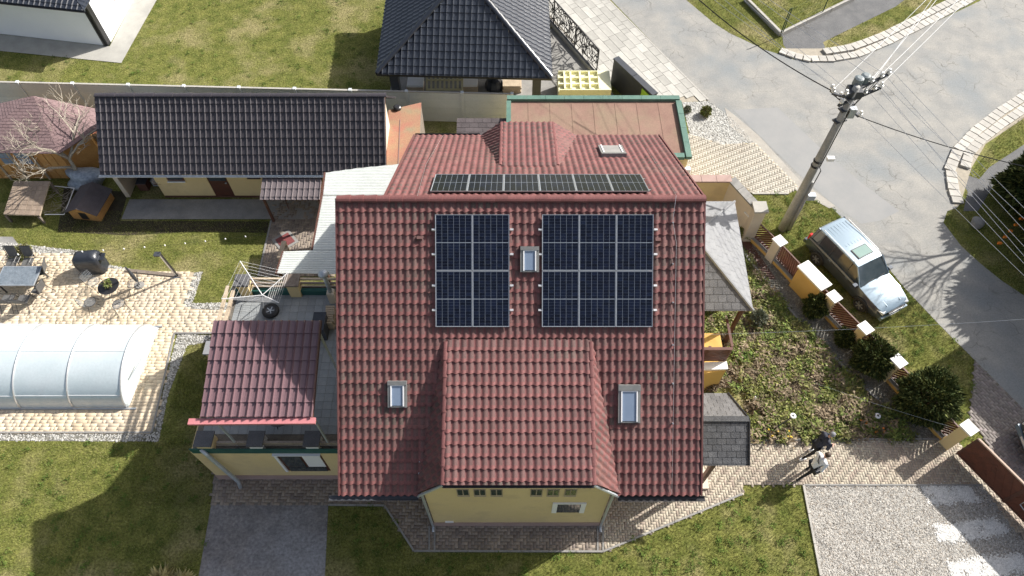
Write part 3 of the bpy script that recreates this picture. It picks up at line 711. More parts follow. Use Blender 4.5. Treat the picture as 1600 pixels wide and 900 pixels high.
# front dormer with splayed cheeks
Cf = [(DL,DTY,DTZ),(DR,DTY,DTZ),(DR,DFY,DFZ),(DL,DFY,DFZ)]
droof = plane_deck('dormer_roof', Cf, dwood_m, house, .12, .0)
roofface(droof, Cf, TW, .355, .034, .038, 'barrel', RT, 200, lambda c: -c[1], lift=.05)
for sx, xo in ((-1, -2.97), (1, 3.35)):
    xi = DL if sx < 0 else DR
    T = [(xi,DTY,DTZ),(xi,DFY,DFZ),(xo,DFY+.1,SZ-.02)]
    ck = plane_deck('dormer_cheek', T, dwood_m, house, .05, .0)
    roofface(ck, T, TW, .34, .034, .034, 'barrel', RT, 0, lift=.05)
    ridge_caps(ck, (xi,DTY-.1,DTZ+.03), (xi,DFY,DFZ+.05), redtile_m, .07, .5, flat=.5)
    f = MB(); f.add([(xi,DFY+.12,DFZ),(xo,DFY+.14,SZ),(xi,DFY+.14,SZ)], [(0,1,2)] ); f.add([(xi,DFY+.2,DFZ),(xo,DFY+.2,SZ),(xi,DFY+.2,SZ)], [(2,1,0)]); f.build('cheek_front', yellow_m, ck)
    g = MB(); g.tube([(xi-.0,DFY-.02,DFZ-.05),(xo-.02*sx,DFY+.02,SZ-.02)], .05, 6); g.build('gutter', galv_m, ck)
    g = MB(); g.tube([(xo-.02*sx,DFY+.05,SZ+.02),(xo+.0*sx-.08*sx,SY+1.0,SZ+1.0*ms)], .035, 6); g.build('valley_pipe', galv_m, ck)
# north dormer: same idea, lower pitch, facing away
ntop = onplane(782,262,RY,RZ,-mn); NL, NR = ntop.x, onplane(872,262,RY,RZ,-mn).x
NFY, NFZ = NY+.02, NZ+.66
Nd = [(NL,ntop.y,ntop.z),(NR,ntop.y,ntop.z),(NR,NFY,NFZ),(NL,NFY,NFZ)]
nd = plane_deck('dormer_roof', Nd, dwood_m, house, .12, 0)
roofface(nd, Nd, TW, .36, .034, .034, 'barrel', RT, 60, lambda c: c[1], lift=.05)
for sx, xo in ((-1, NL-.85), (1, NR+1.0)):
    xi = NL if sx < 0 else NR
    T = [(xi,ntop.y,ntop.z),(xi,NFY,NFZ),(xo,NFY-.1,NZ)]
    ck = plane_deck('dormer_cheek', T, dwood_m, house, .05, 0)
    roofface(ck, T, TW, .34, .034, .034, 'barrel', RT, 0, lift=.05)
    ridge_caps(ck, (xi,ntop.y+.1,ntop.z+.03), (xi,NFY,NFZ+.05), redtile_m, .06, .5, flat=.5)
MB().bx(NL+.1, NR-.1, NY-.9, NY-.2, NZ-.3, NFZ-.1).build('dormer_wall', yellow_m, house)
ridge_caps(roof, (X0,RY,RZ+.05), (X1,RY,RZ+.05), redtile_m, .12, .40)
# verge trims, gutters
for x in (X0-.02, X1+.02): MB().bar((x,RY+.05,RZ+.02),(x,SY-.03,SZ+.02),.05,.14).build('verge_trim', redtile_m, roof)
for x in (X1+.05, NX0-.02): MB().bar((x,RY,RZ+.02),(x,NY+.02,NZ+.02),.05,.14).build('verge_trim', redtile_m, nroof)
def gutter(a, b, m, par, r=.075, name='gutter'):
    a, b = Vector(a), Vector(b); d = (b-a).normalized(); sd_ = d.cross(Vector((0,0,1))); K = 7; vs = []
    for e in (a, b):
        for rr in (r, r*.86):
            for k in range(K):
                q = math.pi*(1+k/(K-1)); vs.append(e+sd_*math.cos(q)*rr+Vector((0,0,math.sin(q)*rr)))
    fs = []
    for k in range(K-1): fs += [(k, k+1, 2*K+k+1, 2*K+k), (K+k, 3*K+k, 3*K+k+1, K+k+1)]
    fs += [(0, 2*K, 3*K, K), (K-1, 2*K-1, 4*K-1, 3*K-1)]
    return MB().add(vs, fs).build(name, m, par)
gutter((X0-.35,SY-.11,SZ-.01),(-2.95,SY-.11,SZ-.01), dgrey_m, house, .08)
gutter((3.33,SY-.13,SZ-.02),(X1+.15,SY-.13,SZ-.02), black_m, house, .09)
gutter((DL-.02,DFY-.07,DFZ-.0),(DR+.02,DFY-.07,DFZ-.0), black_m, house, .06)
gutter((NX0,NY+.12,NZ-.02),(NL-.9,NY+.12,NZ-.02), black_m, house, .08)
mb = MB(); mb.bar((X0,SY-.02,SZ-.1),(-2.97,SY-.02,SZ-.1),.03,.16); mb.bar((3.35,SY-.02,SZ-.1),(X1,SY-.02,SZ-.1),.03,.16); mb.bar((DL,DFY-.02,DFZ-.1),(DR,DFY-.02,DFZ-.1),.03,.14); mb.build('fascia', dwood_m, house)
for x in (PW0-.06, PW1+.06):
    MB().tube([(x+(.25 if x < 0 else -.25)*0, PWY-.08, 5.0 if 0 else 4.6),(x,PWY-.07,.1),(x,PWY-.25,.05)], .045, 6).build('downpipe', galv_m, house)
# vents and low window of the front wall
for a in (715,741,767,829,855,882):
    t = P(a+9, 0); z = zat(771.5, PWY); x = (a+9-800)*((PWY*_s+(CAM_H-z)*_c))/FPX
    f = MB().bx(x-.2, x+.2, PWY-.02, PWY+.02, z-.28, z+.5).build('vent', wood_m, house)
    q = MB(); q.bx(x-.17, x-.02, PWY-.03, PWY-.021, z-.05, z+.46); q.bx(x+.02, x+.17, PWY-.03, PWY-.021, z-.05, z+.46); q.build('pane', glass_m, f)
zt, zb = zat(786, PWY), zat(800, PWY); xa = (866-800)*(PWY*_s+(CAM_H-zt)*_c)/FPX; xb = (914-800)*(PWY*_s+(CAM_H-zt)*_c)/FPX
wn = MB(); wn.bx(xa-.05, xb+.05, PWY-.05, PWY+.0, zt, zt+.07); wn.bx(xa-.05, xa+.12, PWY-.04, PWY, zb, zt); wn.bx(xb-.12, xb+.05, PWY-.04, PWY, zb, zt)
wn = wn.build('window', whitep_m, house); MB().bx(xa+.12, xb-.12, PWY-.02, PWY-.005, zb, zt).build('pane', glass_m, wn)
MB().bx(-2.45,-2.15,PWY-.04,PWY,.5,.62).build('meter_plate', whitep_m, house)
# skylights
skyf_m = mat('grey_skylight_cladding', (.20,.20,.195), (.25,.25,.24), fine=10, amp=.08, rough=.5, metal=.2)
def skylight(pxl, pxr, pyt, pyb, y0, z0, m, pane, name_lbl=None, lift=.06):
    A = onplane(pxl, pyt, y0, z0, m); B = onplane(pxr, pyb, y0, z0, m)
    N = Vector((0,-m,1)).normalized(); V_ = (Vector((0,B.y,B.z))-Vector((0,A.y,A.z))).normalized(); h = (Vector((0,B.y,B.z))-Vector((0,A.y,A.z))).length
    wd = (B.x-A.x); O = Vector((A.x, A.y, A.z))
    Q_ = lambda u, v, n: O+Vector((u,0,0))+V_*v+N*n
    f = MB()
    def slabx(u0,u1,v0,v1,n0,n1,b):
        vs = [Q_(u,v,n) for n in (n0,n1) for v in (v0,v1) for u in (u0,u1)]
        b.add(vs, [(0,2,3,1),(4,5,7,6),(0,1,5,4),(2,6,7,3),(0,4,6,2),(1,3,7,5)])
    slabx(0,wd,0,h*.15,.02,.20,f); slabx(0,.07,h*.15,h,.02,.17,f); slabx(wd-.07,wd,h*.15,h,.02,.17,f); slabx(.07,wd-.07,h-.05,h,.02,.15,f)
    f = f.build('skylight', skyf_m, house)
    g = MB(); slabx(.085,.125,h*.16,h-.04,.10,.19,g); slabx(wd-.125,wd-.085,h*.16,h-.04,.10,.19,g); slabx(.125,wd-.125,h*.155,h*.18,.10,.185,g); g.build('window_frame', whitep_m, f)
    g = MB(); slabx(.10,wd-.10,h*.17,h-.06,.05,.165,g); g.build('pane', pane, f)
    return f
skylight(607,637,594,635,SY,SZ,ms,sky_glass); skylight(965,999,600,659,SY,SZ,ms,sky_glass); skylight(813,842,385,425,SY,SZ,ms,sky_glass)
skylight(940,971,248,233,RY,RZ,-mn,conc_m)
# vents and lightning conductor on the roof
def sp(px, py, n=.05): return onplane(px, py, SY, SZ, ms)+Vector((0,-ms,1)).normalized()*n
mb = MB(); pts = [sp(1050,345,.12)]
for py in range(380, 771, 30): pts.append(sp(1056-(py-345)*.018, py, .12))
mb.tube([Vector((5.0,18.6,nz_(18.6)+.4)), Vector((5.05,16,nz_(16)+.35)), Vector((5.02,RY,RZ+.24))]+pts, .0055, 4)
for py in (348, 412, 472, 538, 598, 660): mb.bar(sp(1050,py,.0), sp(1050,py,.15), .04, .04)
mb.build('lightning_rod', alu_m, house)
mb = MB(); a = [Vector((-2.9,RY+.0,RZ+.2)), Vector((-3.0,17,nz_(17)+.35)), Vector((-2.75,20.4,nz_(20.4)+.35))]; mb.tube(a, .004, 4); mb.build('lightning_rod', alu_m, house)
for px, py in ((656,373),(1027,376)):
    q = sp(px, py, .06); MB().box(q, (.16,.12,.14)).build('roof_bracket', redbarrel_m, house)

# ================= SOLAR PANELS =================
PWd, PHt = 1.134, 1.722
def solar(label, group, O, U_, V_, N_, pw=PWd, ph=PHt):
    root = thing('solar_panel', label, 'solar panel', (0,0,0), group)
    B = Matrix((U_, V_, N_)).transposed().to_4x4(); root.matrix_local = Matrix.Translation(O) @ B
    global _sp
    if _sp is None:
        f = MB(); t = .035
        f.bx(0,pw,0,.012,0,t); f.bx(0,pw,ph-.012,ph,0,t); f.bx(0,.012,.012,ph-.012,0,t); f.bx(pw-.012,pw,.012,ph-.012,0,t); f = f.build('frame', alu_m)
        g = MB().bx(.012,pw-.012,.012,ph-.012,.004,.028).build('backsheet', backs_m)
        cx, cy = (pw-.05)/6, (ph-.068)/18; c = MB()
        for i in range(6):
            for j in range(18):
                x = .025+i*cx; y = .025+j*cy+(.018 if j > 8 else 0)
                c.ct = random.random(); c.bx(x+.0045,x+cx-.0045,y+.0018,y+cy-.0018,.028,.0295)
        c = stuff(c.build('cells', cell_m, tint=True))
        _sp = [f.data, g.data, c.data]; obs = [f, g, c]
    else: obs = [link(bpy.data.objects.new(n, d)) for n, d in zip(('frame','backsheet','cells'), _sp)]; obs[2]['kind'] = 'stuff'
    for o in obs: o.parent = root
    return root
_sp = None
Vs = Vector((0,-(RY-SY),-(RZ-SZ))).normalized(); Ns = Vector((0,-ms,1)).normalized()
Vd_ = -Vs
row = ['upper', 'lower']; cn = {2: ['left', 'right'], 3: ['left', 'middle', 'right']}
for arrn, px0, cols in (('two by two array left of the small skylight', 680, 2), ('three by two array right of the small skylight', 847, 3)):
    A = onplane(px0, 334.5, SY, SZ+.15, ms)
    for c_ in range(cols):
        for r_ in range(2):
            O = A+Vector((c_*(PWd+.008),0,0))+Vs*((r_+1)*(PHt+.014))+Ns*0
            solar('%s %s solar panel of the %s' % (row[r_], cn[cols][c_], arrn), 'solar panels on the front roof slope', O, Vector((1,0,0)), -Vs, Ns)
    # rails and clamps belong to the array
    rl = MB(); Wd = cols*(PWd+.012)
    for r_ in (.28,.72,1.28,1.72):
        p = A+Vs*(r_*PHt)-Ns*.03; rl.bar(p-Vector((.09,0,0)), p+Vector((Wd+.08,0,0)), .04, .04, up=Ns)
    for r_ in (.28,.72,1.28,1.72):
        for x in (-.06, Wd+.06):
            p = A+Vs*(r_*PHt)+Vector((x,0,0)); rl.box(p, (.1,.07,.05))
    tag(rl.build('mounting_rail', alu_m), 'white ended mounting rails under the %s' % arrn, 'mounting rail', 'mounting rails under the solar arrays')
Vn = Vector((0,1,-mn)).normalized(); Nn_ = Vector((0,mn,1)).normalized()
ordn = ['leftmost','second from the left','third from the left','third from the right','second from the right','rightmost']
A = onplane(677, 300, RY, RZ+.16, -mn); A.x = -2.55
for i in range(6):
    solar('%s solar panel in the single row behind the ridge' % ordn[i], 'solar panels on the rear roof slope', A+Vector((i*(PWd+.009),0,0)), Vector((1,0,0)), Vn, Nn_)
rl = MB()
for v in (.3,1.4): p = A+Vn*v-Nn_*.05; rl.bar(p-Vector((.05,0,0)), p+Vector((6.95,0,0)), .04, .06, up=Nn_)
tag(rl.build('mounting_rail', alu_m), 'mounting rail under the single row of panels behind the ridge', 'mounting rail', 'mounting rails under the solar arrays')

# ================= TERRACE WING =================
TX0, TX1, TY0, TY1, TZ = -11.35, X0+.35, 8.68, 15.6, 2.95
wing = thing('terrace_wing', 'yellow flat topped side wing with tiled terrace left of the house', 'house wing', (-8,12,0))
MB().bx(TX0,TX1,TY0,TY1,.42,TZ-.02).build('wall', yellow_m, wing)
MB().bx(TX0-.02,TX1,TY0-.03,TY1,0,.42).build('plinth', plinth_m, wing)
fl = MB().bx(TX0+.05,TX1,TY0+.05,TY1-.05,TZ-.02,TZ).build('terrace_floor', joint_m, wing)
ttile = mat('grey_terrace_tile', (.25,.27,.28), (.30,.315,.32), sc=1, fine=20, amp=.08, rough=.7, tint=.10)
tq = MB().bx(-.155,.155,-.155,.155,0,.012); tme = None; n_ = 0; rest = MB()
for j in range(int((TY1-TY0-.6)/.32)):
    for i in range(int((TX1-TX0-.4)/.32)):
        x, y = TX0+.42+i*.32, TY1-.35-j*.32
        hid = (-10.6 < x < -7.2 and 10.2 < y < 13.2)
        if y < TY0+.45: continue
        if hid or n_ >= 300: rest.ct = random.random(); rest.bx(x-.155,x+.155,y-.155,y+.155,TZ,TZ+.012); continue
        n_ += 1
        if tme is None: o = tq.build('floor_tile', ttile, fl); objtint(o); tme = o.data
        else: o = piece('floor_tile', tme, fl)
        o.matrix_parent_inverse.identity(); o.location = (x, y, TZ)
stuff(rest.build('tile_field', ttile, fl, tint=True))
# window
zt, zb = zat(709, TY0), zat(735, TY0); D_ = (TY0*_s+(CAM_H-zt)*_c); xa, xb = (428-800)*D_/FPX+.05, (500-800)*D_/FPX
wn = MB(); wn.bx(xa,xb,TY0-.01,TY0+.03,zb,zt); wn = wn.build('window', bwood_m, wing)
q = MB(); q.bx(xa+.1,xa+(xb-xa)*.5,TY0-.03,TY0-.012,zb+.5,zt-.06); q.bx(xa+.1,xb-.1,TY0-.03,TY0-.012,zb,zb+.42); q.build('pane', glass_m, wn)
MB().bx(xa+(xb-xa)*.56,xb-.06,TY0-.03,TY0-.012,zb+.5,zt-.06).build('pane', whitep_m, wn)
q = MB(); q.bx(xa-.09,xa,TY0-.06,TY0,zb,zt); q.bx(xa-.1,xb+.02,TY0-.10,TY0,zt,zt+.04); q.build('window_frame', whitep_m, wn)
# parapet pillars with rough grey caps
def px_x(px, y, z): return (px-800)*(y*_s+(CAM_H-z)*_c)/FPX
for px, wd in ((318,.62),(399,.56),(487,.56)):
    x = px_x(px, TY0+.3, 3.55)
    pl = MB().bx(x-wd/2+.06,x+wd/2-.06,TY0+.02,TY0+.5,TZ-.1,3.45).build('pillar', whitep_m if px > 330 else yellow_m, wing)
    MB().bx(x-wd/2,x+wd/2,TY0-.02,TY0+.56,3.45,3.53).build('pillar_cap', shingle_m, pl)
MB().bx(TX0+.05,TX1,TY0-.012,TY0+.02,TZ-.12,TZ+.28).build('green_fascia', dgreen_m, wing)
rl = None
for z, y in ((3.12,TY0+.16),(3.28,TY0+.16),(3.42,TY0+.16)):
    for a, b in ((345,385),(412,470),(500,535)):
        o = MB().bx(px_x(a-6,y,z), min(TX1,px_x(b+6,y,z)), y-.03, y+.05, z-.05, z+.05).build('rail', gwood_m, wing, tint=True)
# rear railing
for z in (3.2,3.45,3.75):
    for a, b in ((372,452),(462,528)):
        y = TY1-.1; MB().bx(px_x(a,y,z), min(TX1,px_x(b,y,z)), y-.04, y+.04, z-.05, z+.05).build('rail', wood_m if z > 3.6 else gwood_m, wing, tint=True)
MB().bx(TX0+.05,TX1,TY1-.35,TY1-.2,TZ,TZ+.30).build('green_fascia', dgreen_m, wing)
for px in (378, 456):
    x = px_x(px, TY1-.2, 3.85); pl = MB().bx(x-.22,x+.22,TY1-.45,TY1-.02,TZ-.1,3.8).build('pillar', yellow_m, wing)
    MB().bx(x-.3,x+.3,TY1-.52,TY1+.05,3.8,3.88).build('pillar_cap', shingle_m if px < 400 else gwood_m, pl)
for x in (TX0+.12, TX0+.38):
    MB().bar((x,12.6,3.7),(x,15.2,3.7),.13,.07).build('rail', wood_m, wing, tint=True)
MB().bar((TX0+.25,12.6,3.3),(TX0+.25,15.2,3.3),.1,.06).build('rail', gwood_m, wing, tint=True)
pl = MB().bx(TX0-.02,TX0+.5,12.15,12.6,TZ-.1,3.75).build('pillar', yellow_m, wing); MB().bx(TX0-.08,TX0+.56,12.1,12.66,3.75,3.83).build('pillar_cap', shinglep_m, pl)
dp = MB().tube([P(314,702,3.2), P(325,712,2.9), P(372,752,.35), P(376,762,.1)], .075, 8); dp.build('downpipe', galv_m, wing, smooth=True)
MB().bx(TX1-.9,TX1-.05,TY1-.1,TY1+.1,0,.1).build('step', conc_m, wing)

# terrace canopy
can = thing('terrace_canopy', 'maroon metal tile canopy with pink gutter over the terrace', 'canopy', (-8.4,10.5,TZ))
c0, c1 = -9.80, -6.26
Cn = [(c0,11.70,6.93),(c1,11.70,6.93),(c1,8.66,6.1),(c0,8.66,6.1)]
cr = plane_deck('roof', Cn, dwood_m, can, .05, .01)
roofface(cr, Cn, (c1-c0)/14, .45, .075, .045, 'pan', [maroon_m], 100, lambda c: -c[1], lift=.02)
MB().bar((c0-.40,8.55,5.98),(c1+.08,8.55,6.06),.2,.10).build('gutter', pinkm_m, can)
for x in (c0+.15, c1-.15):
    for y, z in ((8.85,6.1),(11.5,6.82)): MB().bx(x-.03,x+.03,y-.03,y+.03,TZ+.013,z).build('post', galv_m, can)
for x in (c0+.1, (c0+c1)/2, c1-.1): MB().bar((x,11.65,6.82),(x,8.7,6.0),.07,.1).build('rafter', bwood_m, can)
# ================= BUILDINGS OF THE BACK YARDS =================
# concrete panel fence behind the outbuildings
cf = thing('concrete_fence', 'long grey concrete panel fence between the two yards', 'fence', (-14,28.6,0))
A0, B0 = P(0,128,2.0), P(722,146,2.0); dv = (B0-A0); 
posts = [P(x, 128+x*.0235, 2.0) for x in (-60,27,113,200,287,373,460,547,635,722,800)]
for i, p in enumerate(posts):
    MB().bx(p.x-.08,p.x+.08,p.y-.09,p.y+.09,0,2.06).build('fence_post', fencec_m, cf)
    if i < len(posts)-1:
        q = posts[i+1]; a = Vector((p.x+.09,p.y,0)); b = Vector((q.x-.09,q.y,0)); ob = None
        for k in range(4):
            m_ = MB().bar(a+Vector((0,0,.25+k*.495)), b+Vector((0,0,.25+k*.495)), .05+.004*(k==3), .488)
            o = m_.build('fence_panel', fencec_m, cf); objtint(o)
        MB().bar(a+Vector((0,.01,1.99)), b+Vector((0,.01,1.99)), .11, .04).build('coping', kerb_m, cf)
# long outbuilding
ob_ = thing('outbuilding', 'long yellow outbuilding under a brown black metal tile roof', 'outbuilding', (-12.5,24.5,0))
e0, e1 = P(157,272,2.3), P(604,272,2.3); ey = e0.y; ry = 25.15; rz = 4.62
Ro = [(e0.x,ry,rz),(e1.x,ry,rz),(e1.x,ey,2.3),(e0.x,ey,2.3)]
rr = plane_deck('roof', Ro, dwood_m, ob_, .1, .01)
tw_ = (e1.x-e0.x)/50
roofface(rr, Ro, tw_, .385, .045, .04, 'pan', [brownroof_m], 300, lambda c: -c[1])
Rb = [(e0.x,ry,rz),(e1.x,ry,rz),(e1.x,ry+2.3,2.5),(e0.x,ry+2.3,2.5)]
plane_deck('roof', Rb, brownroof_m, ob_, .08, -.02)
ridge_caps(rr, (e0.x,ry,rz+.03), (e1.x,ry,rz+.03), brownroof_m, .12, .9, flat=.4)
gutter((e0.x-.1,ey-.09,2.26),(e1.x,ey-.09,2.26), galv_m, ob_, .07)
wy = 22.98
xL, xR = P(200,310).x, P(500,310).x
x1, x2, x3, x4 = P(258,310).x, P(338,310).x, P(368,310).x, e1.x-.3
MB().bx(xL-.12,xL+.10,wy,25.4,0,2.15).build('wall', cream_m, ob_)
MB().bx(x1,x2,wy,wy+.25,.12,2.3).build('wall', yellow_m, ob_); MB().bx(x3,x4,wy,wy+.25,.12,2.3).build('wall', yellow_m, ob_)
MB().bx(x1,x4,wy-.02,wy+.2,0,.12).build('plinth', dwood_m, ob_)
MB().bx(xL,x4,25.2,25.4,0,2.6).build('back_wall', cream_m, ob_); MB().bx(x1,x1+.15,wy+.25,25.2,0,2.3).build('partition', brick_m, ob_)
for x in (e0.x+.35, e1.x-.2):
    mb = MB(); pr = [(wy+.05,1.9),(25.4,1.9),(25.4,4.2),(25.15,4.5),(wy+.05,2.62)]; n = 5
    mb.add([(x-.1,a,b) for a, b in pr]+[(x+.1,a,b) for a, b in pr], [tuple(range(n)), tuple(range(n,2*n))[::-1]]+[(i,n+i,n+(i+1)%n,(i+1)%n) for i in range(n)]); mb.build('gable_wall', cream_m, ob_)
d = MB().bx(x2,x3,wy+.02,wy+.08,.05,2.25).build('door', bwood_m, ob_); MB().bx(x2+.08,x3-.08,wy,wy+.018,1.2,2.1).build('pane', glass_m, d); MB().bx(x3-.18,x3-.10,wy-.03,wy+.018,1.02,1.08).build('handle', galv_m, d)
xa = P(288,310).x
wn = MB().bx(xa-.32,xa+.5,wy-.03,wy,1.25,2.05).build('window', dwood_m, ob_); MB().bx(xa-.25,xa+.43,wy-.045,wy-.031,1.33,1.98).build('pane', glass_m, wn); MB().bx(xa-.34,xa+.52,wy-.1,wy-.031,1.18,1.24).build('sill', white_m, wn)
xa = P(404,310).x; wn = MB().bx(xa-.15,xa+.5,wy-.03,wy,1.35,2.05).build('window', dwood_m, ob_); MB().bx(xa-.08,xa+.43,wy-.045,wy-.031,1.42,1.98).build('pane', glass_m, wn)
# stored clutter in the open bay
shelf = thing('storage_shelf', 'dark shelf of tools and boxes inside the open bay of the outbuilding', 'shelf', (xL+.9,24.6,0))
for z in (.02,.6,1.2): MB().bx(xL+.3,x1-.25,24.3,24.9,z,z+.05).build('board', dwood_m, shelf)
for x in (xL+.32, x1-.3): MB().bx(x-.03,x+.03,24.32,24.38,0,1.8).build('upright', dwood_m, shelf)
for i, (x, y, w_, h, m_, lb) in enumerate(((xL+.7,23.6,.45,.5,dwood_m,'brown storage box in the open bay, nearest the yellow side wall'),(xL+1.25,23.9,.4,.35,galv_m,'grey metal box standing in the middle of the open bay'),(xL+1.8,23.5,.35,.6,redl_m,'dark red box at the right end of the open bay'))):
    t = thing('storage_box', lb, 'box', (x,y,0.0)); MB().bx(x-w_/2,x+w_/2,y-.2,y+.2,0,h).build('body', m_, t); MB().bx(x-w_/2-.02,x+w_/2+.02,y-.22,y+.22,h,h+.04).build('lid', dgrey_m if m_ is not galv_m else m_, t)
bw = P(247,284,.95); t = MB().lathe([(.12,0),(.24,.12),(.26,.14),(.22,.13),(.10,.02)], (bw.x,bw.y-.0,.95), 14).build('basin', whitep_m); tag(t, 'round white basin on a stand by the open bay', 'basin')
t = thing('washstand', 'slim stand holding up the white basin at the open bay', 'stand', (bw.x,bw.y,0)); MB().bx(bw.x-.03,bw.x+.03,bw.y-.03,bw.y+.03,0,.95).build('post', dwood_m, t); MB().box((bw.x,bw.y,.94),(.35,.35,.02)).build('top', dwood_m, t)
# lean-to canopy over the door
cn_ = thing('door_canopy', 'small brown metal canopy at the right end of the outbuilding', 'canopy', (-11,22,0))
ax, bx_ = P(410,280,2.1).x, P(503,280,2.1).x; y0_, y1_ = 22.6, P(410,313,1.75).y
Cq = [(ax,y0_,2.16),(bx_,y0_,2.16),(bx_,y1_,1.80),(ax,y1_,1.80)]
q = plane_deck('roof', Cq, dwood_m, cn_, .04, .01); brm = mat('taupe_roof_metal', (.13,.11,.115), (.16,.135,.14), fine=12, amp=.06, rough=.3, coat=.2)
roofface(q, Cq, (bx_-ax)/11, .42, .05, .028, 'pan', [brm], 60, lambda c: -c[1])
for x in (ax+.1, bx_-.1): MB().bx(x-.05,x+.05,y1_+.1,y1_+.2,0,1.75).build('post', dwood_m, cn_)
# translucent corrugated roof, three sheets
cor = thing('translucent_canopy', 'white translucent corrugated canopy along the left side of the house', 'canopy', (-7,19,0))
def corr(pts, m=.045):
    z = 3.3; g = G(pts, z); xs = [p.x for p in g]; ys = [p.y for p in g]; bm = bmesh.new()
    y = min(ys); rows = []; k = 0
    while y <= max(ys)+.01:
        rows.append((bm.verts.new((min(xs),y,z+(.03 if k % 2 else 0))), bm.verts.new((max(xs),y,z+(.03 if k % 2 else 0))))); y += m; k += 1
    for a, b in zip(rows, rows[1:]): bm.faces.new((a[0],a[1],b[1],b[0]))
    c = sum(g, Vector())/len(g)
    for i in range(len(g)):
        a, b = g[i], g[(i+1)%len(g)]; d = b-a; nn = Vector((d.y,-d.x,0)).normalized()
        if nn.dot(c-a) > 0: nn = -nn
        bmesh.ops.bisect_plane(bm, geom=bm.verts[:]+bm.edges[:]+bm.faces[:], plane_co=a, plane_no=nn, clear_outer=True)
    for i_ in range(1): r_ = bmesh.ops.solidify(bm, geom=bm.faces[:], thickness=.006)
    me = bpy.data.meshes.new('sheet'); bm.to_mesh(me); bm.free(); me.materials.append(corr_m); link(bpy.data.objects.new('sheet', me), cor)
corr([(509,270),(560,263),(630,256),(640,305),(505,305)]); corr([(504.5,305.5),(560,305.5),(560,391),(489,391)]); corr([(443,393),(488.8,391.5),(560,391.5),(560,429),(433,427)])
for a, b in (((508,270),(504,305)),((504,305),(488,390)),((443,393),(432,428))): MB().bar(P(*a,3.27),P(*b,3.27),.09,.09).build('edge_beam', dwood_m, cor)
for p in ((508,300),(492,380),(436,424)): q = P(*p,3.2); MB().bx(q.x-.05,q.x+.05,q.y-.05,q.y+.05,0,3.2).build('post', dwood_m, cor)
a, b = P(455,350), P(455,318); t = MB().bar(P(462,352,.05)+Vector((0,0,1.2)), P(448,318,.05)+Vector((0,0,1.9)), .04, .04); tag(t.build('prop', dwood_m), 'thin dark prop leaning under the brown door canopy', 'prop')
# red hatch on yard paving
q = P(446,377); t = thing('drain_cover', 'dark red square plate set in the lower yard paving', 'cover', (q.x,q.y,.03)); M45 = Matrix.Rotation(R(40),3,'Z')
MB().box((q.x,q.y,.04),(.95,.95,.03), M45).build('frame', conc_m, t); MB().box((q.x,q.y,.06),(.68,.68,.03), M45).build('plate', dred_m, t)
a, b = P(436,404,.9), P(444,377,.9); tag(MB().bar(a,b,.22,.04).bar(a-Vector((0,0,.4)),b-Vector((0,0,.4)),.2,.03).bx(a.x-.05,a.x+.05,a.y-.05,a.y+.05,0,.88).bx(b.x-.05,b.x+.05,b.y-.05,b.y+.05,0,.88).build('bench', wood_m), 'narrow wooden bench by the red plate in the lower yard', 'bench')
# rust coloured flat roof
sh = thing('flat_roof_shed', 'low shed with flaking red and ochre flat roof beside the outbuilding', 'shed', (-5.2,24.5,0))
g = G([(607,172),(658,160),(655,216),(634,262),(603,262)], 2.5)
MB().prism([(p.x*.985-.06,p.y*.995) for p in g], 0, 2.38).build('wall', gwood_m, sh)
rf = MB().prism([(p.x,p.y) for p in g], 2.4, 2.5).build('roof', rust_m, sh)
a, b = P(628,205,2.5), P(655,186,2.5); MB().bar(P(625,187,2.51),P(622,262,2.51),.03,.02).build('seam', redsh_m, rf)
q = P(621,170,2.5); MB().lathe([(.2,0),(.2,.12),(.14,.16)], q, 10).build('vent', black_m, rf)
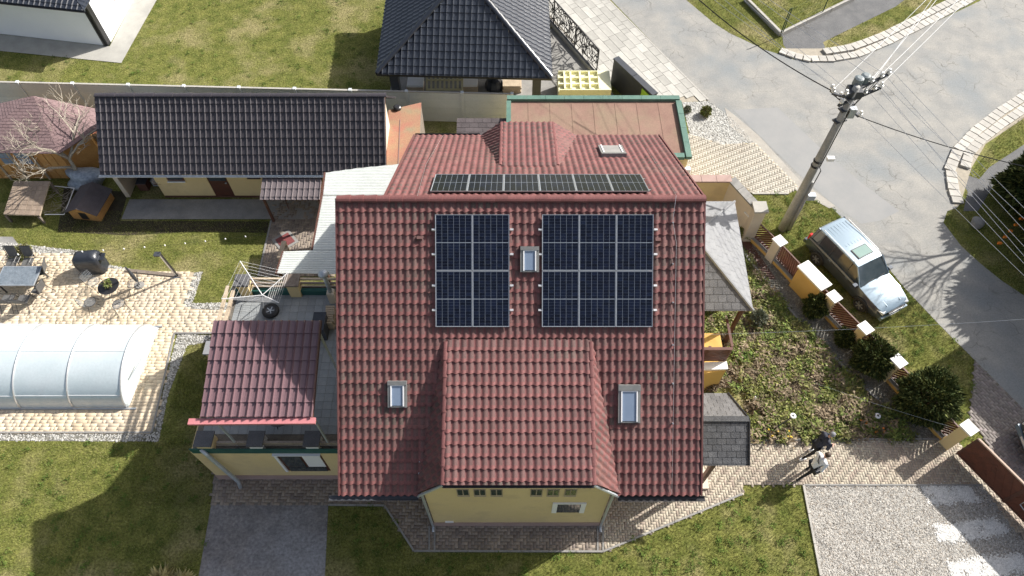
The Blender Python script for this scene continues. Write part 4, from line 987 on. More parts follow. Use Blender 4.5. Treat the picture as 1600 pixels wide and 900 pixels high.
# small shingle roof
s2 = thing('tool_shed', 'small grey brown shingle roofed shed wedged behind the house', 'shed', (-1.4,25,0))
g = [P(714,186,2.9), P(788,163,2.9), P(790,214,2.5), P(712,214,2.5)]; yb = max(p.y for p in g)
T2 = [(g[0].x,25.6,2.95),(g[2].x+.1,26.6,3.2),(g[2].x+.1,23.2,2.5),(g[0].x,23.2,2.5)]
T2 = [(g[0].x,25.5,2.9),(g[2].x+.15,25.5,2.9),(g[2].x+.15,23.0,2.3),(g[0].x,23.0,2.3)]
MB().prism([(p[0],p[1]) for p in [(T2[0][0]+.1,25.4),(T2[1][0]-.05,25.4),(T2[1][0]-.05,23.2),(T2[0][0]+.1,23.2)]], 0, 2.3).build('wall', cream_m, s2)
def shingles(name, pts, cw, ch, m, parent, thick=.05, indiv=0, up=.014):
    """roof plane built of separate shingle courses"""
    dk = plane_deck(name, pts, m, parent, thick, .0); P3 = [Vector(p) for p in pts]; N, U_, V_ = frame_of(P3)
    us = [(p-P3[0]).dot(U_) for p in P3]; vs = [(p-P3[0]).dot(V_) for p in P3]; u0, v0 = min(us), min(vs); O = P3[0]+U_*u0+V_*v0
    bm = bmesh.new(); tl = bm.verts.layers.float.new('tint'); poly = [(a-u0,b-v0) for a, b in zip(us,vs)]
    nv = int((max(vs)-v0)/ch)+2; nu = int((max(us)-u0)/cw)+3
    for j in range(nv):
        for i in range(-1, nu):
            a = i*cw+(j%2)*cw/2; t = random.random(); e = .008
            vv = [bm.verts.new(c) for c in ((a+e,j*ch,.002),(a+cw-e,j*ch,.002),(a+cw-e,j*ch+ch-.004,up),(a+e,j*ch+ch-.004,up),(a+cw-e,j*ch+ch,0),(a+e,j*ch+ch,0))]
            for v in vv: v[tl] = t
            bm.faces.new((vv[0],vv[3],vv[2],vv[1])); bm.faces.new((vv[3],vv[5],vv[4],vv[2]))
    cx = sum(p[0] for p in poly)/len(poly); cy = sum(p[1] for p in poly)/len(poly)
    for i in range(len(poly)):
        a = Vector((*poly[i],0)); b = Vector((*poly[(i+1)%len(poly)],0)); d = b-a; nn = Vector((d.y,-d.x,0)).normalized()
        if nn.dot(Vector((cx,cy,0))-a) > 0: nn = -nn
        bmesh.ops.bisect_plane(bm, geom=bm.verts[:]+bm.edges[:]+bm.faces[:], plane_co=a, plane_no=nn, clear_outer=True)
    for v in bm.verts: v.co = O+U_*v.co.x+V_*v.co.y+N*(v.co.z+.003)
    me = bpy.data.meshes.new('shingles'); bm.to_mesh(me); bm.free(); me.materials.append(m); o = link(bpy.data.objects.new('shingles', me), dk); stuff(o)
    return dk
shingles('roof', T2, .42, .26, brsh_m, s2)
# garage with green coping and felt roof
gar = thing('garage', 'flat roofed garage with pinkish brown felt and green metal coping', 'garage', (4,25,0))
gz_ = 3.2
g = [P(792,158,gz_), P(1062,152,gz_), P(1080,245,gz_)]; gx0, gx1, gy1, gy0 = g[0].x, g[2].x, P(1000,150,gz_).y, g[2].y
MB().prism([(gx0+.1,gy0+.05),(gx1-.08,gy0+.05),(gx1-.08,gy1-.1),(gx0+.1,gy1-.1)], 0, 3.0).build('wall', yellow_m, gar)
rf = MB().bx(gx0+.1,gx1-.1,gy0+.1,gy1-.1,3.0,3.04).build('roof', flat_m, gar)
n = 8
for i in range(1, n):
    x = gx0+(gx1-gx0)*i/n; MB().bx(x-.025,x+.025,gy0+.3,gy1-.3,3.04,3.052).build('seam', flat_m, rf)
k = 0
for i in range(9):
    a, b = gx0+(gx1-gx0)*i/9, gx0+(gx1-gx0)*(i+1)/9; MB().bx(a+.006,b-.006,gy1-.22,gy1+.05,3.02,3.2).build('coping', green_m, gar)
for i in range(4):
    a, b = gy0+(gy1-.3-gy0)*i/4, gy0+(gy1-.3-gy0)*(i+1)/4; MB().bx(gx1-.22,gx1+.05,a+.006,b-.006,3.02,3.2).build('coping', green_m, gar)
MB().bx(gx1-1.3,gx1-.29,gy0-.02,gy0+.25,3.02,3.2).build('coping', green_m, gar); MB().bx(gx0-.02,gx0+.2,gy0,gy1-.3,3.02,3.18).build('coping', green_m, gar)
q = P(1078,262,2.2); MB().tube([(gx1-1.1,gy0-.15,2.9),(gx1-.1,gy0-.2,2.6),(gx1-.02,gy0-.2,.2)], .05, 6).build('downpipe', galv_m, gar)
MB().box((gx1-.05,gy0-.2,2.55),(.22,.2,.2)).build('lamp', whitep_m, gar)
# ---- side entrance yard walls (right of the house) ----
yw = thing('yard_wall', 'cream and yellow yard wall with stone coping right of the house', 'wall', (9,21,0))
w0, w1, w2 = P(1072,279,2.3), P(1143,279,2.3), P(1186,326,2.1)
for a, b, m_ in ((w0,w1,yellow_m),(w1,w2,cream_m)):
    a2, b2 = Vector((a.x,a.y,0)), Vector((b.x,b.y,0)); MB().bar(a2+Vector((0,0,1.1)), b2+Vector((0,0,1.1-.05*(m_ is cream_m))), .25, 2.2).build('wall', m_, yw)
    n = 3; 
    for i in range(n): MB().bar(a.lerp(b,i/n+.004)+Vector((0,0,-.02)), b.lerp(a,1-(i+1)/n+.004)+Vector((0,0,-.02)), .42, .09).build('coping_stone', plinth_m if m_ is yellow_m else conc_m, yw)
q = w2; pl = MB().bx(q.x-.25,q.x+.25,q.y-.3,q.y+.2,0,2.2).build('pillar', cream_m, yw); MB().bx(q.x-.32,q.x+.32,q.y-.37,q.y+.27,2.2,2.3).build('pillar_cap', kerb_m, pl)
sheet('yard_floor', [(6,18),(12.2,18),(w2.x,w2.y),(w1.x,w1.y),(6,w1.y)], .02, dwood_m)
# grey hipped porch
po = thing('side_porch', 'side porch with pale grey hipped shingle roof right of the house', 'porch', (7.5,17,0))
E1, E2 = Vector((9.73,19.9,3.3)), Vector((9.48,14.3,3.3)); AP, AQ = Vector((7.2,17.05,4.6)), Vector((5.6,17.05,4.6)); E3, E4 = Vector((5.6,14.3,3.3)), Vector((5.6,19.9,3.3))
shingles('roof_east', [AP,E2,E1], .5, .3, shinglep_m, po, .06, up=.004); shingles('roof_south', [AQ,AP,E2,E3], .34, .30, shingle_m, po, .06); shingles('roof_north', [AP,AQ,E4,E1], .5, .3, shinglep_m, po, .06, up=.004)  # sunlight painted in: paler shingle on east and north, darker on south
MB().tube([AP+Vector((0,0,.02)),E2+Vector((0,0,.02))], .07, 6).build('hip_cap', shinglep_m, po); MB().tube([AP,E1], .06, 6).build('hip_cap', shinglep_m, po)
MB().bx(5.6,9.2,16.2,19.6,0,3.2).build('wall', cream_m, po)
for p in ((9.2,14.6),(6.4,14.6)): MB().bx(p[0]-.07,p[0]+.07,p[1]-.07,p[1]+.07,0,3.25).build('post', dwood_m, po)
# veranda steps with brown railing and ochre wall
ve = thing('veranda', 'raised veranda with brown plank parapet and ochre wall below', 'veranda', (6.8,13,0))
vy0, vy1, vz = 12.55, 14.2, 1.7
vx = 8.55
MB().prism([(5.4,10.9),(7.3,12.3),(vx,vy0),(vx,vy1),(5.4,vy1)], 0, vz).build('wall', ochre_m, ve)
MB().prism([(5.4,12.4),(vx+.03,vy0-.03),(vx+.03,vy0+.3),(5.4,12.7)], vz, vz+.1).build('coping', whitep_m, ve)
for i in range(7):
    z = vz+.16+i*.13; MB().bar((5.5,vy0+.32,z),(vx,vy0+.32,z),.03,.10).build('plank', bwood_m, ve); 
MB().bar((5.5,vy0+.32,vz+1.12),(vx,vy0+.32,vz+1.12),.12,.05).build('rail', bwood_m, ve); 
for x in (6.6,7.7,vx-.03): MB().bx(x-.05,x+.05,vy0+.36,vy0+.46,vz,vz+1.1).build('post', dwood_m, ve)
MB().bar((vx,vy0+.4,vz+1.12),(vx,vy1,vz+1.12),.1,.05).build('rail', bwood_m, ve)
MB().bar((5.6,13.4,2.75),(7.2,12.9,2.6),.08,.05).build('rail', whitep_m, ve)
# entry porch with shingle gable roof, shade painted into its south slope
en = thing('entry_porch', 'entrance porch with grey shingle gable roof by the path', 'porch', (7,9.6,0))
r0, r1 = Vector((5.5,9.64,3.6)), Vector((8.35,9.64,3.6)); s0, s1 = Vector((5.5,8.2,2.9)), Vector((8.27,8.2,2.9)); n0, n1 = Vector((5.5,10.95,2.9)), Vector((8.0,10.95,2.9))
shd_m = mat('shaded_grey_shingle', (.055,.058,.065), (.085,.088,.095), sc=3, fine=30, amp=.5, rough=.9, bump=.8, tint=.2)  # grey shingle darkened for the slope turned from the sun
shingles('roof_north', [r0,r1,n1,n0], .33, .22, shingle_m, en, .06); shingles('roof_south', [r1,r0,s0,s1], .33, .22, shd_m, en, .06)  # lit north and shaded south are painted as two shingle tones
mb = MB(); mb.bar(r1+Vector((.02,0,.0)),s1+Vector((.02,0,0)),.04,.12); mb.build('verge', black_m, en); MB().bar(r1+Vector((.02,0,0)),n1+Vector((.02,0,0)),.04,.12).build('verge', black_m, en)
MB().bar(r0+Vector((0,0,.03)),r1+Vector((0,0,.03)),.2,.03).build('ridge_cap', shd_m, en)
MB().bx(5.4,6.5,8.3,10.8,0,2.8).build('wall', cream_m, en)
MB().bx(7.2,7.36,8.45,8.6,.16,2.85).build('post', dwood_m, en); MB().bx(7.2,7.36,10.6,10.75,0,2.85).build('post', dwood_m, en)
MB().bx(6.7,7.55,8.25,9.0,0,.16).build('step', cream_m, en); MB().bar((6.5,8.5,2.78),(8.05,8.5,2.78),.12,.12).build('beam', owood_m, en)

# ================= NEIGHBOURS =================
nb = thing('carport', 'carport with glossy black pyramid tile roof behind the fence', 'carport', (-2.5,33.3,0))
a, b, c_, d_ = Vector((-6.94,28.85,2.8)), Vector((2.02,28.5,2.8)), Vector((2.0,37.6,2.8)), Vector((-7.1,37.7,2.8)); ap = Vector((-2.45,33.1,5.6))
for i, (p, q) in enumerate(((a,b),(b,c_),(c_,d_),(d_,a))):
    o = plane_deck('roof', [p,q,ap], dgrey_m, nb, .12, .02); roofface(o, [p,q,ap], .33, .40, .06, .035, 'pan', [blackroof_m], 130 if i == 0 else 0, lambda c: -c[1])
    ridge_caps(o, q+Vector((0,0,.08)), ap+Vector((0,0,.08)), blackroof_m, .13, .42)
    MB().bar(p-Vector((0,0,.04)), q-Vector((0,0,.04)), .1, .12).build('gutter', black_m, nb)
for x, y in ((-6.2,29.5),(1.3,29.2),(1.3,36.9),(-6.4,37.0)): MB().bx(x-.22,x+.22,y-.22,y+.22,0,2.75).build('pillar', dgrey_m, nb)
sheet('carport_floor', [(-6.8,28.9),(2.2,28.7),(2.2,37.5),(-7,37.5)], .02, conc_m)
def P1(px,py,z=0): return P(px,py,z)
pal = thing('pallet', 'pale wooden pallet leaning flat under the black carport roof', 'pallet', (-3.2,29.8,0))
p0, p1 = P(667,136,.6), P(722,136,.6)
for i in range(9):
    x = p0.x+(p1.x-p0.x)*i/8; MB().bar((x,p0.y-.1,.55),(x,p0.y+.75,1.15),.11,.03,up=(0,-.5,1)).build('board', pale_m, pal)
for v in (0,.5,1): MB().bar((p0.x-.06,p0.y-.1+v*.85,.51+v*.6),(p1.x+.06,p0.y-.1+v*.85,.51+v*.6),.1,.06).build('bearer', pale_m, pal)
for i, (px, w_, h, m_, lb) in enumerate(((648,.9,.55,whitep_m,'stack of white boards left of the pale pallet in the carport'),(735,.8,.6,whitep_m,'white package right of the pale pallet in the carport'),(800,1.0,.5,wood_m,'plywood stack at the right end of the carport'))):
    q = P(px,132,.5); t = thing('board_stack', lb, 'board stack', (q.x,q.y,0))
    for k in range(4): MB().box((q.x+random.uniform(-.03,.03),q.y+.2,.08+k*h/4),(w_,.7,h/4-.015)).build('board', m_ if k == 3 else wood_m, t, tint=True)
q = P(772,130,.5); t = thing('motor_mower', 'black covered mower between the stacks in the carport', 'mower', (q.x,q.y,0)); MB().lathe([(.5,0),(.52,.3),(.4,.6),(.15,.75)], (q.x,q.y+.2,.02), 10).build('cover', cover_m, t); MB().tube([(q.x,q.y+.3,.6),(q.x+.1,q.y+.7,1.0)], .02, 5).build('handle', black_m, t)
# yellow crate block
cr = thing('plastic_crate_stack', 'pale yellow plastic moulded block beside the black carport', 'crate', (3.4,28.8,0))
q0, q1 = P(873,144,.9), P(955,144,.9); y0_, y1_ = q0.y, P(873,114,.9).y
MB().bx(q0.x,q1.x,y0_,y1_,0,.9).build('body', crate_m, cr)
xs = [q0.x+(q1.x-q0.x)*f for f in (0,.12,.24,.42,.60,.78,1)]; 
mb = MB()
for x in xs[1:6]: MB().bx(x-.05,x+.05,y0_+.1,y1_-.1,.9,1.08).build('rib', crate_m, cr)
for f in (0,.33,.66,1): y = y0_+(y1_-y0_)*f; MB().bx(q0.x+.02,q1.x-.7,max(y-.05,y0_+.0),min(y+.05,y1_),.9,1.06).build('rib', crate_m, cr)
MB().bx(q1.x-.68,q1.x,y0_,y1_,.9,1.06).build('lid', crate_m, cr)
# laser cut fence
lf = thing('decorative_fence', 'black laser cut branch pattern fence beside the slab walkway', 'fence', (4.5,31,0))
ga, gb = P(858,29,.25), P(932,114,.25); H_ = 1.55
ga = ga+(ga-gb)*.35; Z = Vector((0,0,1))
MB().bar(Vector((ga.x,ga.y,.12)),Vector((gb.x,gb.y,.12)),.18,.24).build('base', kerb_m, lf)
bays = 3
for i in range(bays):
    a, b = ga.lerp(gb,i/bays), ga.lerp(gb,(i+1)/bays); L = (b-a).length; d = (b-a).normalized()
    fr = MB(); fr.bar(a+Z*.02,b+Z*.02,.05,.05); fr.bar(a+Z*H_,b+Z*H_,.05,.05); fr.bar(a,a+Z*H_,.05,.05,up=d); fr.bar(b-d*.02,b-d*.02+Z*H_,.05,.05,up=d); fr = fr.build('frame', black_m, lf)
    mb = MB(); rs = random.Random(i+3)
    for k in range(80):
        u, v = rs.uniform(0,L), rs.uniform(0,H_); an = rs.uniform(0,math.pi); l = rs.uniform(.35,.95)
        u2, v2 = u+math.cos(an)*l, v+math.sin(an)*l; u2 = min(max(u2,0),L); v2 = min(max(v2,0),H_)
        mb.bar(a+d*u+Z*v, a+d*u2+Z*v2, .05, .012, up=d.cross((u2-u)*d+(v2-v)*Z) if 1 else Z)
    stuff(mb.build('branch_pattern', black_m, fr))
sheet('neighbour_paving', [(v.x,v.y) for v in G([(858,50),(868,36),(940,118),(960,150),(860,150)])], .012, conc_m)
dw = thing('dark_wall', 'dark grey wall with anthracite coping at the end of the branch fence', 'wall', (6.5,28.5,0))
a, b = P(962,90,1.75), P(1024,148,1.75); d = (b-a).normalized(); nn = Vector((d.y,-d.x,0))
MB().bar(Vector((a.x,a.y,.85)),Vector((b.x,b.y,.85)),.22,1.7).build('wall', dgrey_m, dw)
for i in range(2): MB().bar(a.lerp(b,i/2+.004),a.lerp(b,(i+1)/2-.004),.36,.09).build('coping', charc_m if 0 else dgrey_m, dw)
lime = mat('lime_green_panel', (.30,.52,.05), (.34,.56,.07), amp=.05, rough=.6); MB().bar(Vector((b.x-.9*d.x,b.y-.9*d.y,.9))-nn*-.0+Vector((-.13,-.1,0)),Vector((b.x,b.y,.9))+Vector((-.13,-.1,0)),.03,1.4).build('green_panel', lime, dw)
dwl = P(876,148,1.6)
# white house
wh = thing('white_house', 'white rendered house with black gutter and downpipe at the top left corner', 'house', (-28,38,0))
c0_ = P(170,72); f0 = P(0,53); d1 = (f0-c0_).normalized(); s1_ = P(213,-8); d2 = (s1_-c0_).normalized()
A_, B_, D_ = c0_, c0_+d1*12, c0_+d2*11
MB().prism([(A_.x,A_.y),(B_.x,B_.y),((B_+d2*11).x,(B_+d2*11).y),(D_.x,D_.y)], 0, 2.75).build('wall', white_m, wh)
o_ = A_-d1*.06-d2*.45; e_ = [o_, o_+d1*12.6, o_+d1*12.6+d2*12, o_+d2*12]; e_ = [Vector((p.x,p.y,2.72)) for p in e_]
mid0, mid1 = (e_[0]+e_[3])/2+d1*5.9, (e_[1]+e_[2])/2-d1*5.9; 
for k, (p, q) in enumerate(((e_[0],e_[1]),(e_[1],e_[2]),(e_[2],e_[3]),(e_[3],e_[0]))):
    tp = Vector((mid0.x,mid0.y,5.6)); o = plane_deck('roof', [p,q,tp], dgrey_m, wh, .1, .02)
    if k in (0,3): roofface(o, [p,q,tp], .33, .40, .05, .03, 'pan', [blackroof_m], 0)
gutter(e_[0]-Vector((0,.06,.02)), e_[1]-Vector((0,.06,.02)), black_m, wh, .09)
MB().tube([e_[0]+d1*.5-Vector((0,0,.1)), A_+d1*.2-d2*.06+Vector((0,0,2.3)), A_+d1*.2-d2*.06+Vector((0,0,.05))], .06, 6).build('downpipe', black_m, wh)
MB().prism([((A_-d1*.03-d2*.03).x,(A_-d1*.03-d2*.03).y),((A_+d1*.16-d2*.03).x,(A_+d1*.16-d2*.03).y),((A_+d1*.16+d2*.02).x,(A_+d1*.16+d2*.02).y),((A_-d1*.03+d2*.35).x,(A_-d1*.03+d2*.35).y)], 0, 2.74).build('corner_board', black_m, wh)
q = A_+d2*2.6-d1*.03; wn = MB().bar(q+Z*1.9,q+d2*1.3+Z*1.9,.05,1.3).build('window', dwood_m, wh); MB().bar(q+d2*.1+Z*1.9-d1*.03,q+d2*1.2+Z*1.9-d1*.03,.02,1.1).build('pane', glass_m, wn)
sheet('house_paving', area([(-80,72),(0,80),(190,99),(205,72),(250,-8),(214,-10),(172,73),(0,54),(-80,45)]), .03, slab_m)
# summer house with faded red shingles
su = thing('summer_house', 'orange wooden summer house with faded red shingle roof', 'summer house', (-26,25.5,0))
pk = P(52,150,3.5); fl_ = P(-60,238,2.2); fr_ = P(92,240,2.2); rb = P(150,170,2.3); rm = P(152,203,2.25); bl = P(-60,175,2.3)
for pts in ([fl_,fr_,pk],[fr_,rm,pk],[rm,rb,pk],[bl,fl_,pk],[rb,Vector((pk.x,rb.y+.3,2.3)),pk],[Vector((pk.x,rb.y+.3,2.3)),bl,pk]):
    z = [Vector(p) for p in pts]; shingles('roof', z, .3, .16, redsh_m, su, .06)
wb = P(0,281).y+.1
MB().prism([(fl_.x,wb),(fr_.x-.35,wb),(rm.x-.6,rm.y),(rb.x-.5,rb.y-.3),(fl_.x,rb.y-.3)], 0, 2.1).build('wall', owood_m, su)
for i in range(14):
    x = fl_.x+.2+i*.42
    if x < fr_.x-.5: MB().bx(x,x+.37,wb-.03,wb,.05,2.05).build('plank', owood_m, su, tint=True)
for px in (12, 38):
    x = px_x(px, wb, 1.5); wn = MB().bx(x-.38,x+.38,wb-.06,wb-.031,1.05,1.95).build('window', owood_m, su)
    for i in range(2):
        for j in range(2): MB().bx(x-.32+i*.33,x-.02+i*.33,wb-.075,wb-.061,1.12+j*.4,1.48+j*.4).build('pane', sky_glass, wn)
for x in (px_x(0,wb,1), px_x(28,wb,1), px_x(62,wb,1)): MB().bx(x-.05,x+.05,wb-.09,wb-.02,.0,2.1).build('post', wood_m, su)
# brick bit behind tree
bk = thing('brick_wall', 'short red brick wall between summer house and outbuilding', 'wall', (-20.5,25.5,0))
q = P(137,205,1.6); bme = None
MB().bx(q.x-.75,q.x+.5,q.y-.2,q.y+.9,0,1.6).build('core', joint2_m, bk)
for j in range(7):
    for i in range(5):
        o = MB().box((0,0,0),(.235,.14,.05)).build('brick', brick_m, bk) if bme is None else piece('brick', bme, bk)
        if bme is None: objtint(o); bme = o.data
        o.matrix_parent_inverse.identity(); o.location = (q.x-.62+i*.25+(j%2)*.1, q.y-.12+j*.16, 1.6)
        o.parent = bk; o.matrix_parent_inverse = Matrix.Translation(-WL[bk.name])
# ramp board, kennel
rp = thing('brown_tile_table', 'low slanted square cover with brown tile grid by the summer house', 'cover', (-23.8,21.5,0))
a, b, c2, d2_ = P(22,283,.9), P(78,283,.9), P(62,337,.55), P(5,335,.55)
tp = MB().slab([a,b,c2,d2_], .06).build('top', wood_m, rp); tb = mat('brown_square_tile', (.27,.205,.155), (.32,.25,.19), fine=20, amp=.12, rough=.8, tint=.12)
for i in range(7):
    for j in range(7):
        f = lambda u, v: a.lerp(b,u).lerp(d2_.lerp(c2,u),v)+Vector((0,0,.016)); e = .008
        o = MB().slab([f(i/7+e,j/7+e),f((i+1)/7-e,j/7+e),f((i+1)/7-e,(j+1)/7-e),f(i/7+e,(j+1)/7-e)], .012).build('tile', tb, tp); objtint(o)
for p in (a,b,c2,d2_): MB().bx(p.x-.05+.08*(1 if p in (a,d2_) else -1),p.x+.05+.08*(1 if p in (a,d2_) else -1),p.y-.05,p.y+.05,0,p.z-.08).build('leg', gwood_m, rp)
kn = thing('dog_kennel', 'small orange wooden dog kennel with dark brown gable roof', 'kennel', (-21.5,21.2,0))
k0 = P(114,341); k1 = P(160,346); kw = (k1-k0).length*.92; kx = P(137,344); kl = 1.5
Mk = Matrix.Translation(kx) @ Matrix.Rotation(math.atan2(k1.y-k0.y,k1.x-k0.x),4,'Z')
def kp(x,y,z): return Mk @ Vector((x,y,z))
h1, h2 = .62, .95
mb = MB(); vs = []
for y in (0,kl): vs += [kp(-kw/2,y,0),kp(kw/2,y,0),kp(kw/2,y,h1),kp(0,y,h2),kp(-kw/2,y,h1)]
mb.add(vs, [(0,1,2,3,4),(9,8,7,6,5),(0,5,6,1),(1,6,7,2),(4,9,5,0),(2,7,8,3),(3,8,9,4)]); mb.build('wall', owood_m, kn)
MB().slab([kp(-.22,-.012,.08),kp(.16,-.012,.08),kp(.16,-.012,.55),kp(-.22,-.012,.55)], .01).build('doorway', black_m, kn)
for sx in (-1,1): MB().slab([kp(0,-.12,h2+.06),kp(0,kl+.1,h2+.06),kp(sx*(kw/2+.14),kl+.1,h1-.03),kp(sx*(kw/2+.14),-.12,h1-.03)], .04).build('roof', brsh_m, kn)
for x, sz in ((-.75,.0),):
    q = P(127,276,.1); t = leafball('tarp_heap', (q.x,q.y,.3), (.9,.8,.55), 10, tarp_m); bpy.data.objects.remove(t)
def blob(name, c, r, m, n=3, amp=.25, seed=1, parent=None):
    bm = bmesh.new(); bmesh.ops.create_icosphere(bm, subdivisions=n, radius=1); rs = random.Random(seed); ph = [(rs.uniform(1,4),rs.uniform(1,4),rs.uniform(1,4),rs.uniform(0,6)) for _ in range(7)]
    for v in bm.verts:
        k = sum(math.sin(v.co.x*a+v.co.y*b+v.co.z*c_+d) for a,b,c_,d in ph)/7
        v.co = Vector((v.co.x*r[0],v.co.y*r[1],v.co.z*r[2]))*(1+amp*k*2)
        v.co += Vector(c); v.co.z = max(v.co.z, .01)
    me = bpy.data.meshes.new(name); bm.to_mesh(me); bm.free(); me.materials.append(m); me.polygons.foreach_set('use_smooth',[True]*len(me.polygons))
    return link(bpy.data.objects.new(name, me), parent)
q = P(133,280,.3); tag(blob('tarp_heap', (q.x,q.y,.3), (.95,.6,.55), tarp_m, 3, .3, 4), 'crumpled blue grey tarp heap behind the dog kennel', 'tarp')
q = P(168,302,.3); t = thing('bucket', 'pale metal bucket right of the dog kennel', 'bucket', (q.x,q.y,0)); MB().lathe([(.14,0),(.19,.4),(.17,.4),(.13,.03)], (q.x,q.y,.0), 12).build('body', galv_m, t); MB().tube([(q.x-.18,q.y,.38),(q.x,q.y,.55),(q.x+.18,q.y,.38)], .01, 4).build('handle', galv_m, t)
# ================= POOL, FURNITURE, LEFT YARD =================
pe = thing('pool_enclosure', 'arched translucent white pool enclosure on the sand coloured patio', 'pool enclosure', (-21,13,0))
py0, py1 = P(0,637).y, P(0,513).y; px1t, px1b = P(233,513).x, P(197,638).x
xr0 = P(197,638).x+.05; xr1 = P(205,512).x+.3; rad = (py1-py0)/2; cy = (py0+py1)/2; hh = 1.35; N_ = 18
def arch(t, x, k=1.0, dz=0): return (x, cy-math.cos(t)*rad*k, math.sin(t)*hh*k+dz+.05)
sw = px_ = (P(107,638).x-P(25,638).x)
xs = [xr0-i*sw for i in range(9)]
for i in range(8):
    mb = MB(); a, b = xs[i+1], xs[i]; k = 1+.012*i
    mb.add([v for s_ in range(N_+1) for v in (arch(math.pi*s_/N_,a,k), arch(math.pi*s_/N_,b,k))], [(2*s_,2*s_+1,2*s_+3,2*s_+2) for s_ in range(N_)])
    sg = mb.build('segment', poly_m, pe, smooth=True)
    fr = MB(); fr.tube([arch(math.pi*q/24,b,k+.004) for q in range(25)], .035, 5); fr.build('rib', alu_m, sg)
    for t in (.5,1.57,2.6): q = MB(); q.tube([arch(t,a,k+.003),arch(t,b,k+.003)], .015, 4); q.build('bar', whitep_m, sg)
# slanted end
mb = MB(); tip = [(xr0+(.55)*math.sin(math.pi*q/24)*1.0+ (xr1-xr0)*(1-math.cos(math.pi*q/24))/2*0, 0, 0) for q in range(25)]
vs = []
for q in range(25):
    t = math.pi*q/24; p = arch(t,xr0,1.0); vs.append(p); vs.append((xr0+.06+.22*(q/24.0), p[1], .05))
mb.add(vs, [(2*i,2*i+1,2*i+3,2*i+2) for i in range(24)]); en_ = mb.build('end_panel', poly_m, pe)
MB().tube([(xr0+.15,cy-.9,.75),(xr0+.45,cy-.1,.9)], .02, 5).build('handle', galv_m, pe)
for y in (py0-.06, py1+.06): MB().bx(xs[-1],xr0+.4,y-.04,y+.04,.03,.07).build('track', alu_m, pe)
sheet('pool_water', [(xs[-1],py0+.4),(xr0-.5,py0+.4),(xr0-.5,py1-.4),(xs[-1],py1-.4)], .034, mat('pool_water', (.30,.55,.62), (.34,.60,.66), rough=.05, amp=.02))
# dining table and chairs
def rect_table():
    t = thing('dining_table', 'grey rectangular dining table on the patio beside the cooking grill', 'table')
    MB().bx(-.85,.85,-.5,.5,.70,.73).build('tabletop', table_m, t); f = MB()
    for y in (-.51,.51): f.bar((-.87,y,.71),(.87,y,.71),.03,.05)
    for x in (-.86,.86): f.bar((x,-.5,.71),(x,.5,.71),.03,.05)
    f.build('frame', galv_m, t)
    for x in (-.78,.78):
        for y in (-.43,.43): MB().bx(x-.025,x+.025,y-.025,y+.025,0,.70).build('leg', black_m, t)
    return t
q = P(30,432,.7); t = rect_table(); t.location = (q.x,q.y,.03)
tbq = q.copy()
def garden_chair(name, label, group):
    t = thing(name, label, 'chair', (0,0,0), group)
    MB().slab([(-.24,-.22,.42),(.24,-.22,.42),(.24,.24,.40),(-.24,.24,.40)], .015).build('seat', mesh_m, t)
    MB().slab([(-.23,-.24,.45),(.23,-.24,.45),(.23,-.42,1.02),(-.23,-.42,1.02)], .012).build('backrest', mesh_m, t)
    for s_ in (-1,1):
        MB().tube([(s_*.26,-.5,0),(s_*.26,-.2,.4),(s_*.26,-.43,1.04)], .015, 5).build('rear_frame', black_m, t)
        MB().tube([(s_*.26,.32,0),(s_*.26,.20,.62),(s_*.26,-.30,.64)], .015, 5).build('armrest', black_m, t)
    MB().tube([(-.26,-.43,1.04),(.26,-.43,1.04)], .015, 5).build('top_rail', black_m, t)
    return t
ch = None
spots = [((28,403),180,'left of the two garden chairs on the lawn side of the dining table'),((52,403),180,'right of the two garden chairs on the lawn side of the dining table'),((72,418),100,'upper garden chair at the right end of the dining table'),((68,446),78,'lower garden chair at the right end of the dining table'),((20,462),0,'left of the two garden chairs on the pool side of the dining table'),((45,462),0,'right of the two garden chairs on the pool side of the dining table'),((-6,435),-90,'garden chair at the left end of the dining table, cut by the frame')]
for (px,py), a, lb in spots:
    if ch is None: o = ch = garden_chair('garden_chair', lb, 'black framed chairs round the dining table')
    else: o = copytree(ch); o['label'] = lb
    q = P(px,py+14); o.location = (q.x,q.y,.03); o.rotation_euler = (0,0,R(a))
# round bistro set
q = P(170,448,.7); rtq = q
t = thing('round_table', 'round wire mesh bistro table with green pot plant on the patio', 'table', (0,0,0)); MB().lathe([(.45,.70),(.46,.715),(.45,.73)], n=24).build('rim', black_m, t)
mb = MB()
for i in range(-6,7):
    c = i*.07; l = math.sqrt(max(0,.45**2-c*c)); mb.bar((c,-l,.715),(c,l,.715),.008,.008); mb.bar((-l,c,.712),(l,c,.712),.008,.008)
stuff(mb.build('wire_mesh', galv_m, t))
for k in range(3): a = k*2.09; MB().tube([(math.cos(a)*.4,math.sin(a)*.4,0),(math.cos(a)*.1,math.sin(a)*.1,.4),(math.cos(a)*.38,math.sin(a)*.38,.7)], .012, 5).build('leg', black_m, t)
t.location = (q.x,q.y,.03)
pt = thing('pot_plant', 'small green plant in a bowl on the round bistro table', 'plant', (0,0,0)); MB().lathe([(.08,0),(.13,.12),(.11,.12),(.06,.02)], n=12).build('pot', gwood_m, pt); leafball('foliage', (0,0,.2), (.16,.16,.14), 220, leaf_m, pt, .06, .3, seed=4); pt.location = (q.x+.05,q.y,.76)
